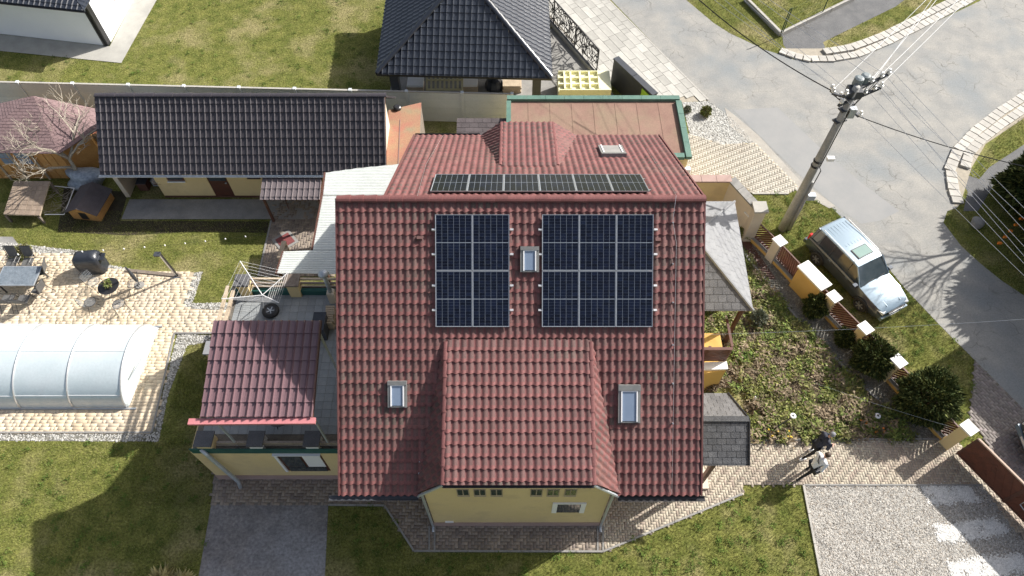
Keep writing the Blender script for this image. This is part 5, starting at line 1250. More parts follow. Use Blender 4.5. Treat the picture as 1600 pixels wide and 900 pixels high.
def wire_chair(label):
    t = thing('wire_chair', label, 'chair', (0,0,0), 'wire mesh chairs round the bistro table')
    MB().tube([(math.cos(a)*.27,math.sin(a)*.25,.43) for a in [i*.5236 for i in range(13)]], .012, 5).build('seat_rim', black_m, t)
    mb = MB()
    for i in range(-4,5): c = i*.055; l = math.sqrt(.27**2-c*c); mb.bar((c,-l*.92,.43),(c,l*.92,.43),.006,.006); mb.bar((-l,c*.92,.432),(l,c*.92,.432),.006,.006)
    for i in range(-4,5): c = i*.055; mb.bar((c,-.25,.45),(c*1.05,-.38,.9-abs(c)*.5),.006,.006)
    for j in range(4): z = .52+j*.1; mb.bar((-.24,-.27-j*.03,z),(.24,-.27-j*.03,z),.006,.006)
    stuff(mb.build('wire_mesh', galv_m, t))
    MB().tube([(-.27,-.2,.43),(-.27,-.36,.78),(-.15,-.4,.93),(.15,-.4,.93),(.27,-.36,.78),(.27,-.2,.43)], .012, 5).build('back_rim', black_m, t)
    for sx in (-1,1):
        MB().tube([(sx*.24,.18,.43),(sx*.29,.3,0)], .012, 5).build('leg', black_m, t); MB().tube([(sx*.24,-.18,.43),(sx*.29,-.34,0)], .012, 5).build('leg', black_m, t)
    return t
w_ = None
for dx, dy, a, lb in ((-.95,.45,-60,'wire chair at the upper left of the round bistro table'),(.85,.35,70,'wire chair at the upper right of the round bistro table'),(-.75,-.65,-140,'wire chair at the lower left of the round bistro table'),(.55,-.75,150,'wire chair at the lower right of the round bistro table')):
    if w_ is None: o = w_ = wire_chair(lb)
    else: o = copytree(w_); o['label'] = lb
    o.location = (rtq.x+dx, rtq.y+dy, .03); o.rotation_euler = (0,0,math.atan2(dx,-dy)+0)
q = P(212,437,.5); pf = thing('folded_parasol', 'slim closed grey parasol standing beside the bistro set', 'parasol', (q.x,q.y,0)); MB().lathe([(.02,0),(.02,.3),(.06,.35),(.09,.8),(.03,1.45),(.01,1.5)], (q.x,q.y,.03), 8).build('canopy', dgrey_m, pf); MB().lathe([(.2,0),(.2,.05),(.04,.08)], (q.x,q.y,.03), 12).build('base', conc_m, pf)
# covered grill
q = P(150,420); gr = thing('covered_grill', 'cooking grill under a glossy black cover on the patio edge', 'grill', (q.x,q.y,.03))
bm = bmesh.new(); secs = []
for z, sx, sy in ((0,.56,.36),(.3,.55,.37),(.7,.58,.38),(.92,.56,.34),(1.05,.48,.27),(1.12,.3,.15)):
    ring = []
    for k in range(28):
        a = 2*math.pi*k/28; ca, sa_ = math.cos(a), math.sin(a); e = .35
        x = math.copysign(abs(ca)**e,ca)*sx; y = math.copysign(abs(sa_)**e,sa_)*sy; rr_ = 1+(.05*math.sin(k*3.1+z*4)+.03*math.sin(k*7.7))*(1.2-z*.6)
        ring.append(bm.verts.new((x*rr_,y*rr_,z)))
    secs.append(ring)
for a, b in zip(secs, secs[1:]):
    for k in range(28): bm.faces.new((a[k],a[(k+1)%28],b[(k+1)%28],b[k]))
bm.faces.new(secs[-1]); me = bpy.data.meshes.new('cover'); bm.to_mesh(me); bm.free(); me.materials.append(cover_m); me.polygons.foreach_set('use_smooth',[True]*len(me.polygons)); o = bpy.data.objects.new('cover', me); C.objects.link(o); o.parent = gr
MB().tube([(.5,.1,.85),(.72,.14,.95)], .03, 6).build('side_handle', black_m).parent = gr
fd = MB().box((.62,.02,.8),(.3,.4,.05)).build('side_shelf', cover_m); fd.parent = gr; gr.rotation_euler = (0,0,R(6))
# garden lamp post leaning
def lamp_post(base, top, label, m=alu_m):
    b = P(*base); t = P(top[0], top[1], top[2]); g = thing('lamp_post', label, 'lamp post', (b.x,b.y,0)); b.z = .03
    MB().bar(b, t, .09, .05, up=(0,1,0)).build('pole', m, g); MB().bar(b+Vector((.06,0,0)), t+Vector((.06,0,0)), .05, .07, up=(0,1,0)).build('back_plate', black_m, g)
    MB().box(t+Vector((-.02,-.08,0)),(.26,.22,.08)).build('lamp_head', dgrey_m, g); MB().bx(b.x-.12,b.x+.16,b.y-.1,b.y+.1,.03,.06).build('base', galv_m, g)
lamp_post((277,432), (247,395,1.95), 'grey solar shower post standing at the corner of the patio')
mb = thing('edge_board', 'weathered grey timber board lying along the patio edge', 'board', (-17,18.5,0)); MB().bar(P(196,422,.06), P(283,431,.06), .16, .05).build('board', gwood_m, mb)
# string lights
sl_ = thing('string_lights', 'thin string of white bulbs hanging across the lawn', 'string lights', (-20,19,0))
a, b = P(-40,400,2.4), P(415,366,2.6); pts = [a.lerp(b,i/14)-Vector((0,0,.28*math.sin(math.pi*i/14))) for i in range(15)]
MB().tube(pts, .004, 4).build('wire', cable_m, sl_)
sb = None
for i in range(1,14):
    if sb is None: o = MB().lathe([(.012,.05),(.032,.02),(.026,-.03),(.01,-.05)], n=8).build('bulb', whitep_m, sl_); sb = o.data
    else: o = piece('bulb', sb, sl_)
    o.location = pts[i]
# bare tree in front of the summer house
def bare_tree(base, H_, label, m, seed=1, spread=1.0, levels=5, cat='tree', r0=.09, dirn=(0,0,1), name='bare_tree'):
    rs = random.Random(seed); t = thing(name, label, cat, base); base = Vector(base); tr = MB(); br = MB()
    def grow(p, d, l, r, lv):
        pts = [p]; 
        for i in range(3):
            d = (d+Vector((rs.uniform(-.22,.22),rs.uniform(-.22,.22),rs.uniform(-.08,.12)))).normalized(); p = p+d*l/3; pts.append(p)
        (tr if lv == 0 else br).tube(pts, r, 5 if lv < 2 else 3, True, r*.62)
        if lv >= levels: return
        for k in range(3 if lv else 5):
            a = rs.uniform(0,6.28); s_ = rs.uniform(.5,1.0)*spread
            q = (d+Vector((math.cos(a)*s_,math.sin(a)*s_,rs.uniform(-.1,.35)))).normalized(); grow(pts[-1] if k else pts[2], q, l*rs.uniform(.6,.85), r*.55, lv+1)
    grow(base, Vector(dirn), H_*.32, r0, 0)
    tr.build('trunk', m, t); br.build('branches', m, t); return t
q = P(128,285,.0); bare_tree((q.x,q.y-.1,0), 5.0, 'leafless pale branched tree in front of the summer house', bark_m, 5, 1.35, 5, r0=.13)
q = P(80,300,0); 
# brush pile and stick frame
bp = thing('brush_frame', 'white metal frame with dry sticks between the slanted cover and the kennel', 'frame', (-22.8,21.6,0))
for a, b in (((78,290),(116,294)),((116,294),(100,335)),((100,335),(70,335))): MB().tube([P(*a,.4),P(*b,.4)], .02, 5).build('bar', whitep_m, bp)
mb = MB()
for i in range(60):
    u = P(random.uniform(80,112), random.uniform(290,335), random.uniform(.03,.3)); a = random.uniform(0,6.28); mb.tube([u,u+Vector((math.cos(a)*.5,math.sin(a)*.5,.1))], .008, 3)
stuff(mb.build('sticks', bark_m, bp))
# drying rack on the terrace
dr = thing('drying_rack', 'white folding laundry drying rack standing on the terrace', 'drying rack', (-9.4,14.3,TZ))
def W3(px,py,z): return P(px,py,z)
hub = W3(410,461,4.0); arms = [W3(375,408,4.35), W3(346,467,4.1), W3(436,473,3.9), W3(451,425,4.2)]
for a in arms: MB().tube([hub,a], .016, 5).build('arm', whitep_m, dr)
mb = MB()
for i in range(4):
    a, b = arms[i], arms[(i+1)%4]
    for k in range(3,10):
        if (i in (0,2) and k % 2): pass
        mb.tube([hub.lerp(a,k/9.0), hub.lerp(b,k/9.0)], .0045, 3)
stuff(mb.build('lines', whitep_m, dr)); 
for a in (W3(418,466,TZ+.02), W3(378,476,TZ+.02), W3(412,486,TZ+.02)): MB().tube([hub,a], .013, 5).build('leg', whitep_m, dr)
# spare tyre, bucket lid
q = P(423,486,TZ+.1); ty = thing('spare_wheel', 'black spare wheel lying flat on the terrace tiles', 'wheel', (q.x,q.y,TZ+.013))
MB().lathe([(.19,.02),(.27,.0),(.325,.04),(.335,.1),(.325,.16),(.27,.2),(.19,.18)], (q.x,q.y,TZ+.013), 28, closed=True).build('tyre', rubber_m, ty, smooth=True)
rim = MB().lathe([(.19,.04),(.19,.17),(.16,.16),(.06,.10),(.03,.13)], (q.x,q.y,TZ+.013), 20).build('rim', dgrey_m, ty)
for k in range(5): a = k*1.257; MB().bar((q.x,q.y,TZ+.15),(q.x+math.cos(a)*.17,q.y+math.sin(a)*.17,TZ+.165),.035,.02).build('spoke', galv_m, rim)
# flue with cap
f0_, f1_ = P(521,480,TZ+.9), P(504,425,5.0); fl2 = thing('flue_pipe', 'galvanised flue pipe with round cap on the terrace by the house wall', 'flue', (f0_.x,f0_.y,TZ))
MB().tube([(f1_.x,f1_.y,TZ+.6),(f1_.x,f1_.y,4.75)], .085, 10).build('pipe', galv_m, fl2, smooth=True); MB().lathe([(.09,4.8),(.21,4.86),(.17,4.93),(.03,5.0)], (f1_.x,f1_.y,0), 16).build('cap', galv_m, fl2, smooth=True)
MB().bx(f1_.x-.14,f1_.x+.14,f1_.y-.14,f1_.y+.14,TZ,TZ+.7).build('stove', cream_m, fl2)
# log basket and covered bin
wb_ = P(516,498,TZ+.4); lb_ = thing('log_stack', 'stack of split logs on the terrace against the house', 'log stack', (wb_.x,wb_.y,TZ)); lm = None
for j in range(8):
    for k in range(5):
        o = MB().tube([(0,0,0),(.34,0,0)], .05, 7).build('log', wood_m, lb_) if lm is None else piece('log', lm, lb_)
        if lm is None: objtint(o); lm = o.data
        o.matrix_parent_inverse = Matrix.Translation(-WL[lb_.name]); o.location = (wb_.x-.2+random.uniform(-.03,.03), wb_.y+.5-j*.105, TZ+.07+k*.1)
cb = P(506,508,TZ+.5); cbn = thing('garden_bin', 'dark lidded bin on the terrace next to the logs', 'bin', (cb.x,cb.y,TZ)); MB().prism([(cb.x-.32,cb.y-.4),(cb.x+.1,cb.y-.4),(cb.x+.1,cb.y+.35),(cb.x-.32,cb.y+.35)], TZ+.013, TZ+.8).build('body', dgrey_m, cbn); MB().prism([(cb.x-.35,cb.y-.43),(cb.x+.12,cb.y-.43),(cb.x+.12,cb.y+.38),(cb.x-.35,cb.y+.38)], TZ+.8, TZ+.85).build('lid', cover_m, cbn)
# round barbecue below canopy edge
q = P(435,660,TZ+.5); bq = thing('round_fire_bowl', 'round black fire bowl below the canopy gutter on the terrace', 'fire bowl', (q.x,q.y,TZ)); MB().lathe([(.1,.35),(.38,.5),(.42,.62),(.38,.6),(.1,.42)], (q.x,q.y+.2,TZ+.0), 20).build('bowl', black_m, bq)
for k in range(3): a = k*2.09; MB().tube([(q.x+math.cos(a)*.15,q.y+.2+math.sin(a)*.15,TZ+.4),(q.x+math.cos(a)*.3,q.y+.2+math.sin(a)*.3,TZ+.013)], .015, 5).build('leg', black_m, bq)

# ================= STREET SIDE =================
# garden fence: pillars, base walls and diagonal slats
gf = thing('garden_fence', 'garden fence of ochre pillars with white caps and brown slats along the verge', 'fence', (13,15,0))
caps = [(1175,334,1.42,.42),(1219,376,1.42,.42),(1304,463,1.42,.42),(1353,512,1.42,.42),(1405,564,1.42,.42),(1515,668,1.75,.42)]
pv = [P(a,b,z) for a,b,z,_ in caps]; fd_ = (pv[-1]-pv[0]).normalized(); fa = math.atan2(fd_.y,fd_.x); MF = Matrix.Rotation(fa,3,'Z')
for (a,b,z,w_), p in zip(caps, pv):
    m_ = ochre_m if a in (1218,) else (yellow_m if a > 1290 else cream_m)
    lg = .42 if a < 1500 else .42
    pl = MB().box((p.x,p.y,(z-.08)/2),(lg,.36,z-.08), MF).build('pillar', m_, gf); MB().box((p.x,p.y,z-.03),(lg+.12,.48,.08), MF).build('pillar_cap', cap_m, pl)
big = P(1273,430,1.5); pb_ = MB().box((big.x,big.y,.71),(1.35,.5,1.42), MF).build('pillar', ochre_m, gf); MB().box((big.x,big.y,1.465),(1.5,.64,.09), MF).build('pillar_cap', cap_m, pb_)
seq = [pv[0],pv[1],big,pv[2],pv[3],pv[4],pv[5]]; hw = [.21,.21,.68,.21,.21,.21,.21]
for i in range(6):
    a, b = Vector((seq[i].x,seq[i].y,0)), Vector((seq[i+1].x,seq[i+1].y,0)); d = (b-a).normalized(); a = a+d*(hw[i]+.01); b = b-d*(hw[i+1]+.01); L = (b-a).length
    if L < .3: continue
    MB().bar(a+Z*.13,b+Z*.13,.2,.26).build('base_wall', ochre_m, gf)
    n = max(1,round(L/1.1)); 
    for k in range(n): MB().bar(a.lerp(b,k/n+.004)+Z*.29, a.lerp(b,(k+1)/n-.004)+Z*.29, .30, .06).build('coping', conc_m, gf)
    MB().bar(a+Z*1.30,b+Z*1.30,.06,.05).build('top_rail', dwood_m, gf); MB().bar(a+Z*.38,b+Z*.38,.06,.05).build('bottom_rail', dwood_m, gf)
    flip = i == 1; u = -.80
    while u < L:
        u0, u1 = (u, u+.82); z0, z1 = .41, 1.27
        c0 = max(0.0, -u0/.82); c1 = min(1.0, (L-u0)/.82)
        if c1-c0 > .06:
            za, zb_ = z0+(z1-z0)*c0, z0+(z1-z0)*c1
            if flip: za, zb_ = z1-(za-z0), z1-(zb_-z0)
            MB().bar(a+d*(u0+.82*c0)+Z*za, a+d*(u0+.82*c1)+Z*zb_, .025, .075, up=Z).build('slat', bwood_m, gf, tint=True)
        u += .155
# gate
gt = thing('driveway_gate', 'dark red brown plank driveway gate with a pointed pattern', 'gate', (18,9,0))
ga_, gb_ = P(1528,684,1.7), P(1602,757,1.7); gd = (gb_-ga_).normalized(); gb_ = ga_+gd*6.2; g0 = Vector((ga_.x,ga_.y,0))
end = g0+gd*3.05
for lf_, (s0_, s1_) in enumerate(((0.05,2.2),(2.25,5.4))):
    fr = MB(); a, b = g0+gd*s0_, g0+gd*s1_; fr = [('top_rail',(a+Z*1.68,b+Z*1.68)),('bottom_rail',(a+Z*.18,b+Z*.18))]
    for nme, (p, q) in fr: MB().bar(p,q,.07,.07).build(nme, dwood_m if nme != 'top_rail' else mat('pale_capping'+str(lf_), (.45,.34,.27), amp=.1), gt)
    for p in (a,b): MB().bar(p+Z*.1,p+Z*1.68,.07,.07,up=gd).build('stile', dwood_m, gt)
    MB().bar(a+Z*.92+gd*.03,b+Z*.92-gd*.03,.012,1.40).build('backing', dwood_m, gt)
    Lg = s1_-s0_; n = int(Lg/.12); 
    for k in range(-12, n+12):   # chevron planks
        mid_ = Lg/2
        for sgn in (1,-1):
            u0 = k*.172
            p0_, p1_ = (u0, .24), (u0+.7*sgn, 1.62)
            lo, hi = ((0,mid_) if sgn > 0 else (mid_,Lg))
            # clip in u
            def cl(p, q):
                t0, t1 = 0., 1.; du_ = q[0]-p[0]
                ta, tb = (lo-p[0])/du_, (hi-p[0])/du_
                if ta > tb: ta, tb = tb, ta
                t0, t1 = max(t0,ta), min(t1,tb)
                return None if t1-t0 < .05 else ((p[0]+du_*t0, p[1]+(q[1]-p[1])*t0), (p[0]+du_*t1, p[1]+(q[1]-p[1])*t1))
            r_ = cl(p0_, p1_)
            if r_: MB().bar(a+gd*r_[0][0]+Z*r_[0][1], a+gd*r_[1][0]+Z*r_[1][1], .03+.012*(k%2), .150, up=Z).build('plank', bwood_m, gt, tint=True)
hn = MB().tube([g0+gd*2.5+Z*1.25+Vector((-.1,-.1,0)), g0+gd*2.5+Z*.9+Vector((-.12,-.12,0)), g0+gd*3.9+Z*.5+Vector((-.1,-.12,0))], .02, 5).build('handle', galv_m, gt)
gp = P(1487,690,.9)

# utility pole
pbz = P(1222,358); pz = 8.7; pt_ = Vector((pbz.x+.05,pbz.y+.05,pz)); up = thing('utility_pole', 'tall grey concrete utility pole with crossarms and insulators beside the car', 'utility pole', (pbz.x,pbz.y,0))
MB().tube([pbz,pbz.lerp(pt_,.5),pt_], .21, 12, True, .13).build('pole', pole_m, up, smooth=True)
MB().tube([pbz+Vector((.30,-.05,0)),pbz+Vector((.27,-.05,3.4))], .10, 10, True, .09).build('stub_pole', pole_m, up, smooth=True)
MB().tube([pbz+Vector((.27,-.1,.3)), pbz+Vector((.30,-.1,4.2)), pbz+Vector((.12,-.17,4.5)), Vector((pt_.x+.1,pt_.y-.16,7.6))], .022, 6).build('cable_duct', cable_m, up)
MB().box(pbz+Vector((.42,-.18,2.6)),(.34,.22,.3)).build('meter_box', galv_m, up)
MB().box(pbz+Vector((.4,-.15,5.0)),(.3,.18,.16)).build('street_lamp', whitep_m, up)
for z in (4.4,4.7): MB().lathe([(.19,z),(.20,z+.06)], (pbz.x,pbz.y,0), 12).build('band', black_m, up)
wd = (P(1602,400,7)-P(1440,205,7)).normalized(); wn_ = Vector((-wd.y,wd.x,0)); 
arm_m = dgrey_m; charp_m = mat('grey_enamel', (.16,.19,.20), amp=.05, rough=.5); cr_d = Vector((.93,.36,0))
ins = []; im = None
def arm_(p, q, w_=.10): return MB().bar(p, q, w_, w_).build('crossarm', arm_m, up)
def insul(p, par):
    global im
    if im is None: o = MB().lathe([(.03,0),(.03,.06),(.085,.07),(.09,.12),(.06,.13),(.08,.17),(.05,.24)], n=10).build('insulator', ceramic_m); im = o.data; o.parent = par
    else: o = piece('insulator', im, None); o.parent = par; o.matrix_parent_inverse.identity()
    o.location = p; ins.append(Vector(p)+Z*.22)
def top_at(z): return Vector((pt_.x, pt_.y, z))
for (ax, ay, z, n_) in ((1388,116,8.5,3),(1376,137,8.0,3)):
    e = P(ax,ay,z); c = top_at(z); c.z = z; am = arm_(c-(e-c)*.35, e)
    for u in (.45,.75,.97): insul(c.lerp(e,u)+Z*.05, am)
    insul(c.lerp(e,-.3)+Z*.05, am)
e = P(1300,146,8.0); am = arm_(top_at(8.1), e, .07); insul(e+Z*.04, am); arm_(top_at(7.8), e, .05)
c1_, c2_ = P(1298,141,7.4), P(1342,182,7.4); arm_(c1_, c2_, .09)
for u in (.0,.3,.7,1.0): insul(c1_.lerp(c2_,u)+Z*.05, am)
for z in (7.0,7.6,8.2): MB().bar(top_at(z)-Vector((.24,.1,0)),top_at(z)+Vector((.24,.1,0)),.28,.06).build('clamp', dgrey_m, up)
for dx, dy in ((.12,.30),(.42,.46)): MB().lathe([(.15,0),(.18,.05),(.18,.36),(.1,.40)], (pt_.x+dx,pt_.y+dy,8.5), 12).build('switch_pot', charp_m, up)
MB().box((pt_.x+.05,pt_.y+.1,8.35),(.5,.45,.35)).build('switch_box', dgrey_m, up); MB().box((pt_.x+.25,pt_.y-.1,7.5),(.26,.22,.45)).build('junction_box', galv_m, up)
for k in range(6):
    a_ = top_at(7.3+.2*k)+Vector((.2,.0,0)); b_ = ins[k]; MB().tube([a_, a_.lerp(b_,.5)-Z*.12, b_], .012, 4).build('jumper_wire', cable_m, up)
def wire(a, b, sag, r, m, label, group, name='overhead_wire', n=18):
    a, b = Vector(a), Vector(b); pts = [a.lerp(b,i/n)-Z*sag*4*(i/n)*(1-i/n) for i in range(n+1)]
    tag(MB().tube(pts, r, 4).build(name, m), label, 'wire', group)
nth = ['first','second','third','fourth','fifth','sixth','seventh']
for i, ex in enumerate((320,337,355,380,395,407,426)):
    st = ins[(2,6,1,5,0,4,8)[i]]; e = P(1602, ex, 7.4); d = e-st
    wire(st, st+d*1.9, .12, .009, wire_m, '%s of the pale wires meeting the right frame edge, counted from the top' % nth[i], 'overhead wires running from the utility pole to the right')
for i, (ex, yy) in enumerate(((1445,0),(1455,0),(1462,0),(1487,8),(1497,12))):
    st = ins[(8,4,0,1,6)[i]]; e = P(ex, yy, 8.4); d = e-st
    wire(st, st+d*1.7, .12, .010, wire_m, '%s from the left of the pale wires crossing the side road to the top edge' % nth[i], 'overhead wires running from the utility pole across the side road')
for i, ex in enumerate((1122,1138,1168,1192,1210)):
    st = ins[(9,8,3,0,1)[i]]; e = P(ex, 0, 8.0); d = e-st
    wire(st, st+d*1.6, .12, .009, wire_m, '%s from the left of the pale wires above the upper grass verge' % nth[i], 'overhead wires running from the utility pole along the upper verge')
wire(c1_, P(1088,-4,7.6), .25, .028, cable_m, 'thick black cable from the utility pole up over the grass verge', None, 'overhead_cable')
e = P(1602,252,6.5); wire(c2_, c2_+(e-c2_)*1.4, .3, .022, cable_m, 'black cable from the utility pole towards the dark conifer', None, 'overhead_cable')
wire(P(1093,523,3.2), P(1640,496,4.5), .15, .0045, galv_m, 'thin service wire from the veranda across the garden fence', None, 'service_wire')
wire(P(1270,597,.8), P(1490,668,1.8), .1, .004, galv_m, 'thin line strung over the round conifers to the gate pillar', None, 'garden_line')

# ---- car ----
def build_car():
    t = thing('parked_car', 'silver blue off-road car with sunroof parked on the grass verge', 'car', (0,0,0))
    def loft(name, secs, m, parent, cap=True, smooth=True, crease=None):
        n = len(secs[0]); vs = [v for s_ in secs for v in s_]; fs = []
        for i in range(len(secs)-1):
            for k in range(n-1): fs.append((i*n+k,i*n+k+1,(i+1)*n+k+1,(i+1)*n+k))
        if cap: fs += [tuple(range(n))[::-1], tuple((len(secs)-1)*n+k for k in range(n))]
        o = MB().add(vs, fs).build(name, m, parent, smooth=smooth)
        if smooth: o.data.polygons.foreach_set('use_smooth',[True]*len(o.data.polygons)); md = o.modifiers.new('es','EDGE_SPLIT'); md.split_angle = R(38)
        return o
    # lower dark body sides
    def low(x, w, zb, zs, zt, wt): return [(x,-w*.93,zb),(x,-w,zs*.7),(x,-w,zs),(x,-wt,zt),(x,wt,zt),(x,w,zs),(x,w,zs*.7),(x,w*.93,zb)]
    st = [(-2.38,.80,.45,.80,.98,.76),(-2.30,.88,.36,.82,1.04,.84),(-1.9,.93,.34,.84,1.08,.86),(0,.94,.33,.84,1.07,.86),(1.0,.94,.33,.82,1.05,.86),(1.6,.93,.34,.78,.98,.84),(2.1,.90,.36,.74,.92,.80),(2.32,.80,.40,.70,.84,.70),(2.42,.66,.45,.62,.74,.60)]
    loft('body', [low(*s_) for s_ in st], carl_m, t)
    # painted shoulder, bonnet, tail
    def top(x, w, z, c): return [(x,-w,z-.10),(x,-w*.985,z),(x,-w*.55,z+c),(x,0,z+c*1.15),(x,w*.55,z+c),(x,w*.985,z),(x,w,z-.10)]
    loft('bonnet', [top(.82,.865,1.075,.035),top(1.2,.865,1.055,.04),(top(1.7,.85,1.0,.045)),top(2.1,.80,.935,.04),top(2.33,.69,.86,.02),top(2.40,.60,.80,.0)], carb_m, t)
    for s_ in (-1,1): MB().bar((1.0,s_*.42,1.105),(2.2,s_*.38,.965),.03,.02).build('bonnet_crease', carb_m, t)
    for s_ in (-1,1): loft('shoulder', [[(x,s_*.945,z-.14),(x,s_*.955,z-.05),(x,s_*.90,z+.01),(x,s_*.84,z)] for x, z in ((-2.25,1.05),(-1,1.075),(.85,1.075))], carl_m, t)
    # greenhouse glass and roof
    def gl(x, wb, wt, zt): return [(x,-wb,1.06),(x,-wt,zt),(x,wt,zt),(x,wb,1.06)]
    g = [(-2.28,.83,.80,1.08),(-2.12,.85,.70,1.68),(-1.0,.85,.70,1.74),(.25,.85,.69,1.72),(.98,.83,.80,1.07)]
    loft('glasshouse', [gl(*q) for q in g], glass_m, t, smooth=False)
    rf = loft('roof', [[(x,-w,z-.05),(x,-w*.96,z+.01),(x,0,z+.04),(x,w*.96,z+.01),(x,w,z-.05)] for x, w, z in ((-2.22,.68,1.60),(-2.12,.72,1.71),(-1.0,.735,1.77),(.1,.725,1.76),(.30,.71,1.71))], carb_m, t)
    for y in (-.42,-.25,-.08,.09,.26,.43): MB().bar((-1.95,y,1.762-abs(y)*.042),(-.75,y,1.808-abs(y)*.042),.045,.014).build('roof_rib', carb_m, rf)
    sr = MB().bx(-.52,.02,-.42,.42,1.79,1.815).build('sunroof_frame', black_m, rf); MB().bx(-.48,-.02,-.38,.38,1.815,1.822).build('sunroof_glass', mat('green_tinted_glass', (.20,.31,.28), (.22,.33,.30), amp=.03, rough=.15, coat=.4), sr)
    for s_ in (-1,1):
        MB().tube([(-1.95,s_*.70,1.80),(-1.9,s_*.70,1.84),(.0,s_*.70,1.83),(.08,s_*.70,1.79)], .016, 6).build('roof_rail', alu_m, rf)
        for x0_, x1_, w_ in ((.93,.28,.06),(.02,.0,.06),(-1.05,-1.05,.06),(-1.75,-1.72,.09),(-2.2,-2.12,.10)):
            MB().bar((x0_,s_*.855,1.07),(x1_,s_*.725,1.73),w_,.03,up=(0,s_,.3)).build('pillar', carl_m if x0_ != .93 else carb_m, t)
        m_ = MB().box((.78,s_*1.03,1.15),(.16,.2,.14)).build('mirror', carl_m, t); MB().box((.70,s_*1.03,1.15),(.01,.16,.10)).build('mirror_glass', alu_m, m_)
        MB().box((2.22,s_*.64,.80),(.30,.28,.14), Matrix.Rotation(-s_*.35,3,'Z')).build('headlight', headl_m, t)
        MB().box((-2.30,s_*.80,1.0),(.12,.14,.34)).build('tail_light', redl_m, t)
        for x in (.25,-.85): MB().bar((x-.08,s_*.95,.98),(x+.08,s_*.95,.98),.02,.03).build('door_handle', carb_m, t)
        for xx in (1.42,-1.42):
            MY = Matrix.Rotation(R(90),3,'X')
            w = MB().lathe([(.22,-.12),(.33,-.12),(.365,-.08),(.37,.0),(.365,.08),(.33,.12),(.22,.12)], (xx,s_*.84,.37), 26, MY, closed=True).build('wheel', rubber_m, t, smooth=True)
            r_ = MB().lathe([(.22,-.10),(.225,.10),(.19,.06),(.05,.03)] if s_ < 0 else [(.05,-.03),(.19,-.06),(.225,-.10),(.22,.10)], (xx,s_*.84,.37), 20, MY).build('rim', dgrey_m, w)
            for k in range(6): a = k*1.047; c = Vector((xx,s_*.95,.37)); MB().bar(c, c+Vector((math.cos(a)*.21,0,math.sin(a)*.21)), .04, .03, up=(0,1,0)).build('spoke', alu_m, w)
            arch_ = MB().tube([(xx+math.cos(a)*.44, s_*.945, .37+math.sin(a)*.44) for a in [i*math.pi/10 for i in range(11)]], .03, 5).build('wheel_arch', black_m, t)
    MB().box((2.44,0,.74),(.05,.9,.14)).build('grille', black_m, t); MB().bar((2.47,-.4,.74),(2.47,.4,.74),.02,.025).build('grille_bar', alu_m, t); MB().box((2.40,0,.50),(.16,1.5,.2)).build('front_bumper', carb_m, t); MB().box((-2.42,0,.55),(.16,1.66,.22)).build('rear_bumper', carl_m, t)
    MB().box((2.49,0,.52),(.015,.5,.11)).build('number_plate', whitep_m, t)
    for y0_, y1_ in ((-.62,-.02),(.05,.6)): MB().bar((.97,y0_,1.115),(.88,y1_,1.17),.02,.015).build('wiper', black_m, t)
    for y in (-.35,.35):
        MB().box((.0,y,1.0),(.18,.46,.5)).build('seat', wood_m, t); MB().box((-.95,y,1.0),(.18,.5,.5)).build('seat', wood_m, t)
    MB().box((.62,0,1.02),(.3,1.4,.12)).build('dashboard', dgrey_m, t)
    return t
car = build_car()
r_, f_ = P(1289,352,1.2), P(1400,480,.8); cd_ = (f_-r_); ca_ = math.atan2(cd_.y,cd_.x)
car.location = ((r_.x+f_.x)/2-.05,(r_.y+f_.y)/2-.05,.01); car.rotation_euler = (0,0,ca_)
q = P(1606,706,.6); 
cc = copytree(car); cc['label'] = 'front tip of a silver car waiting outside the gate at the right edge'; cc.location = (q.x+2.5,q.y+.3,.03); cc.rotation_euler = (0,0,R(178))

# ---- garden plants ----
X, Y = scatter(bed, 120); nz2 = np.sin(X*2.1+Y*1.3)+np.sin(Y*3.7-X*1.9)+np.sin(X*5.3+1)*.6+np.random.normal(0,.5,len(X)); kk = nz2 > .25; X0_, Y0_ = X[~kk], Y[~kk]; X, Y = X[kk], Y[kk]
clump('ground_cover', X, Y, leaf_m, .10, .12, 16, .09, 2)
k = np.random.rand(len(X0_)) < .45; clump('dry_ground_cover', X0_[k], Y0_[k], dry_m, .12, .10, 12, .05, 3)
moss_m = mat('yellow_green_weeds', (.19,.23,.05), (.30,.30,.09), sc=2, fine=8, amp=.2, rough=.85, tint=.35, spec=.1)
k = np.random.rand(len(X)) < .35; clump('weeds', X[k], Y[k], moss_m, .10, .10, 14, .10, 33)
Xt, Yt = scatter(bed, 2.2); clump('leafy_weeds', Xt, Yt, leaf_m, .13, .16, 70, .14, 5)
Xt, Yt = scatter(bed, 2.4); clump('dry_stems', Xt, Yt, dry_m, .14, .16, 60, .15, 6)
g2 = [(v.x,v.y) for v in G([(1185,420),(1200,420),(1300,560),(1420,684),(1330,684),(1240,620),(1190,560)])]; 
gs = [(v.x,v.y) for v in G([(1150,380),(1172,400),(1215,470),(1260,520),(1230,560),(1180,520),(1165,480)])]; X, Y = scatter(gs, 120); clump('ground_cover', X, Y, leaf_m, .08, .09, 8, .06, 8)
shr = []
def shrub(px, py, r, label, n=6000, leaf=.06, m=None, sq=1.0, seed=1, name='conifer_shrub', cat='shrub', lump=.25, group=None):
    q = P(px, py, r*.8); t = thing(name, label, cat, (q.x,q.y,0), group); leafball('foliage', (q.x,q.y,r*sq*.95), (r,r,r*sq), n, m or thuja_m, t, leaf, .35, 1, seed, lump+.1)
    MB().tube([(q.x,q.y,0),(q.x,q.y,r*.8)], .05, 6).build('trunk', bark_m, t); return t
shrub(1447,626,1.12,'largest dark round conifer, in front of the fence nearest the gate',16000,.085,seed=1,sq=1.05)
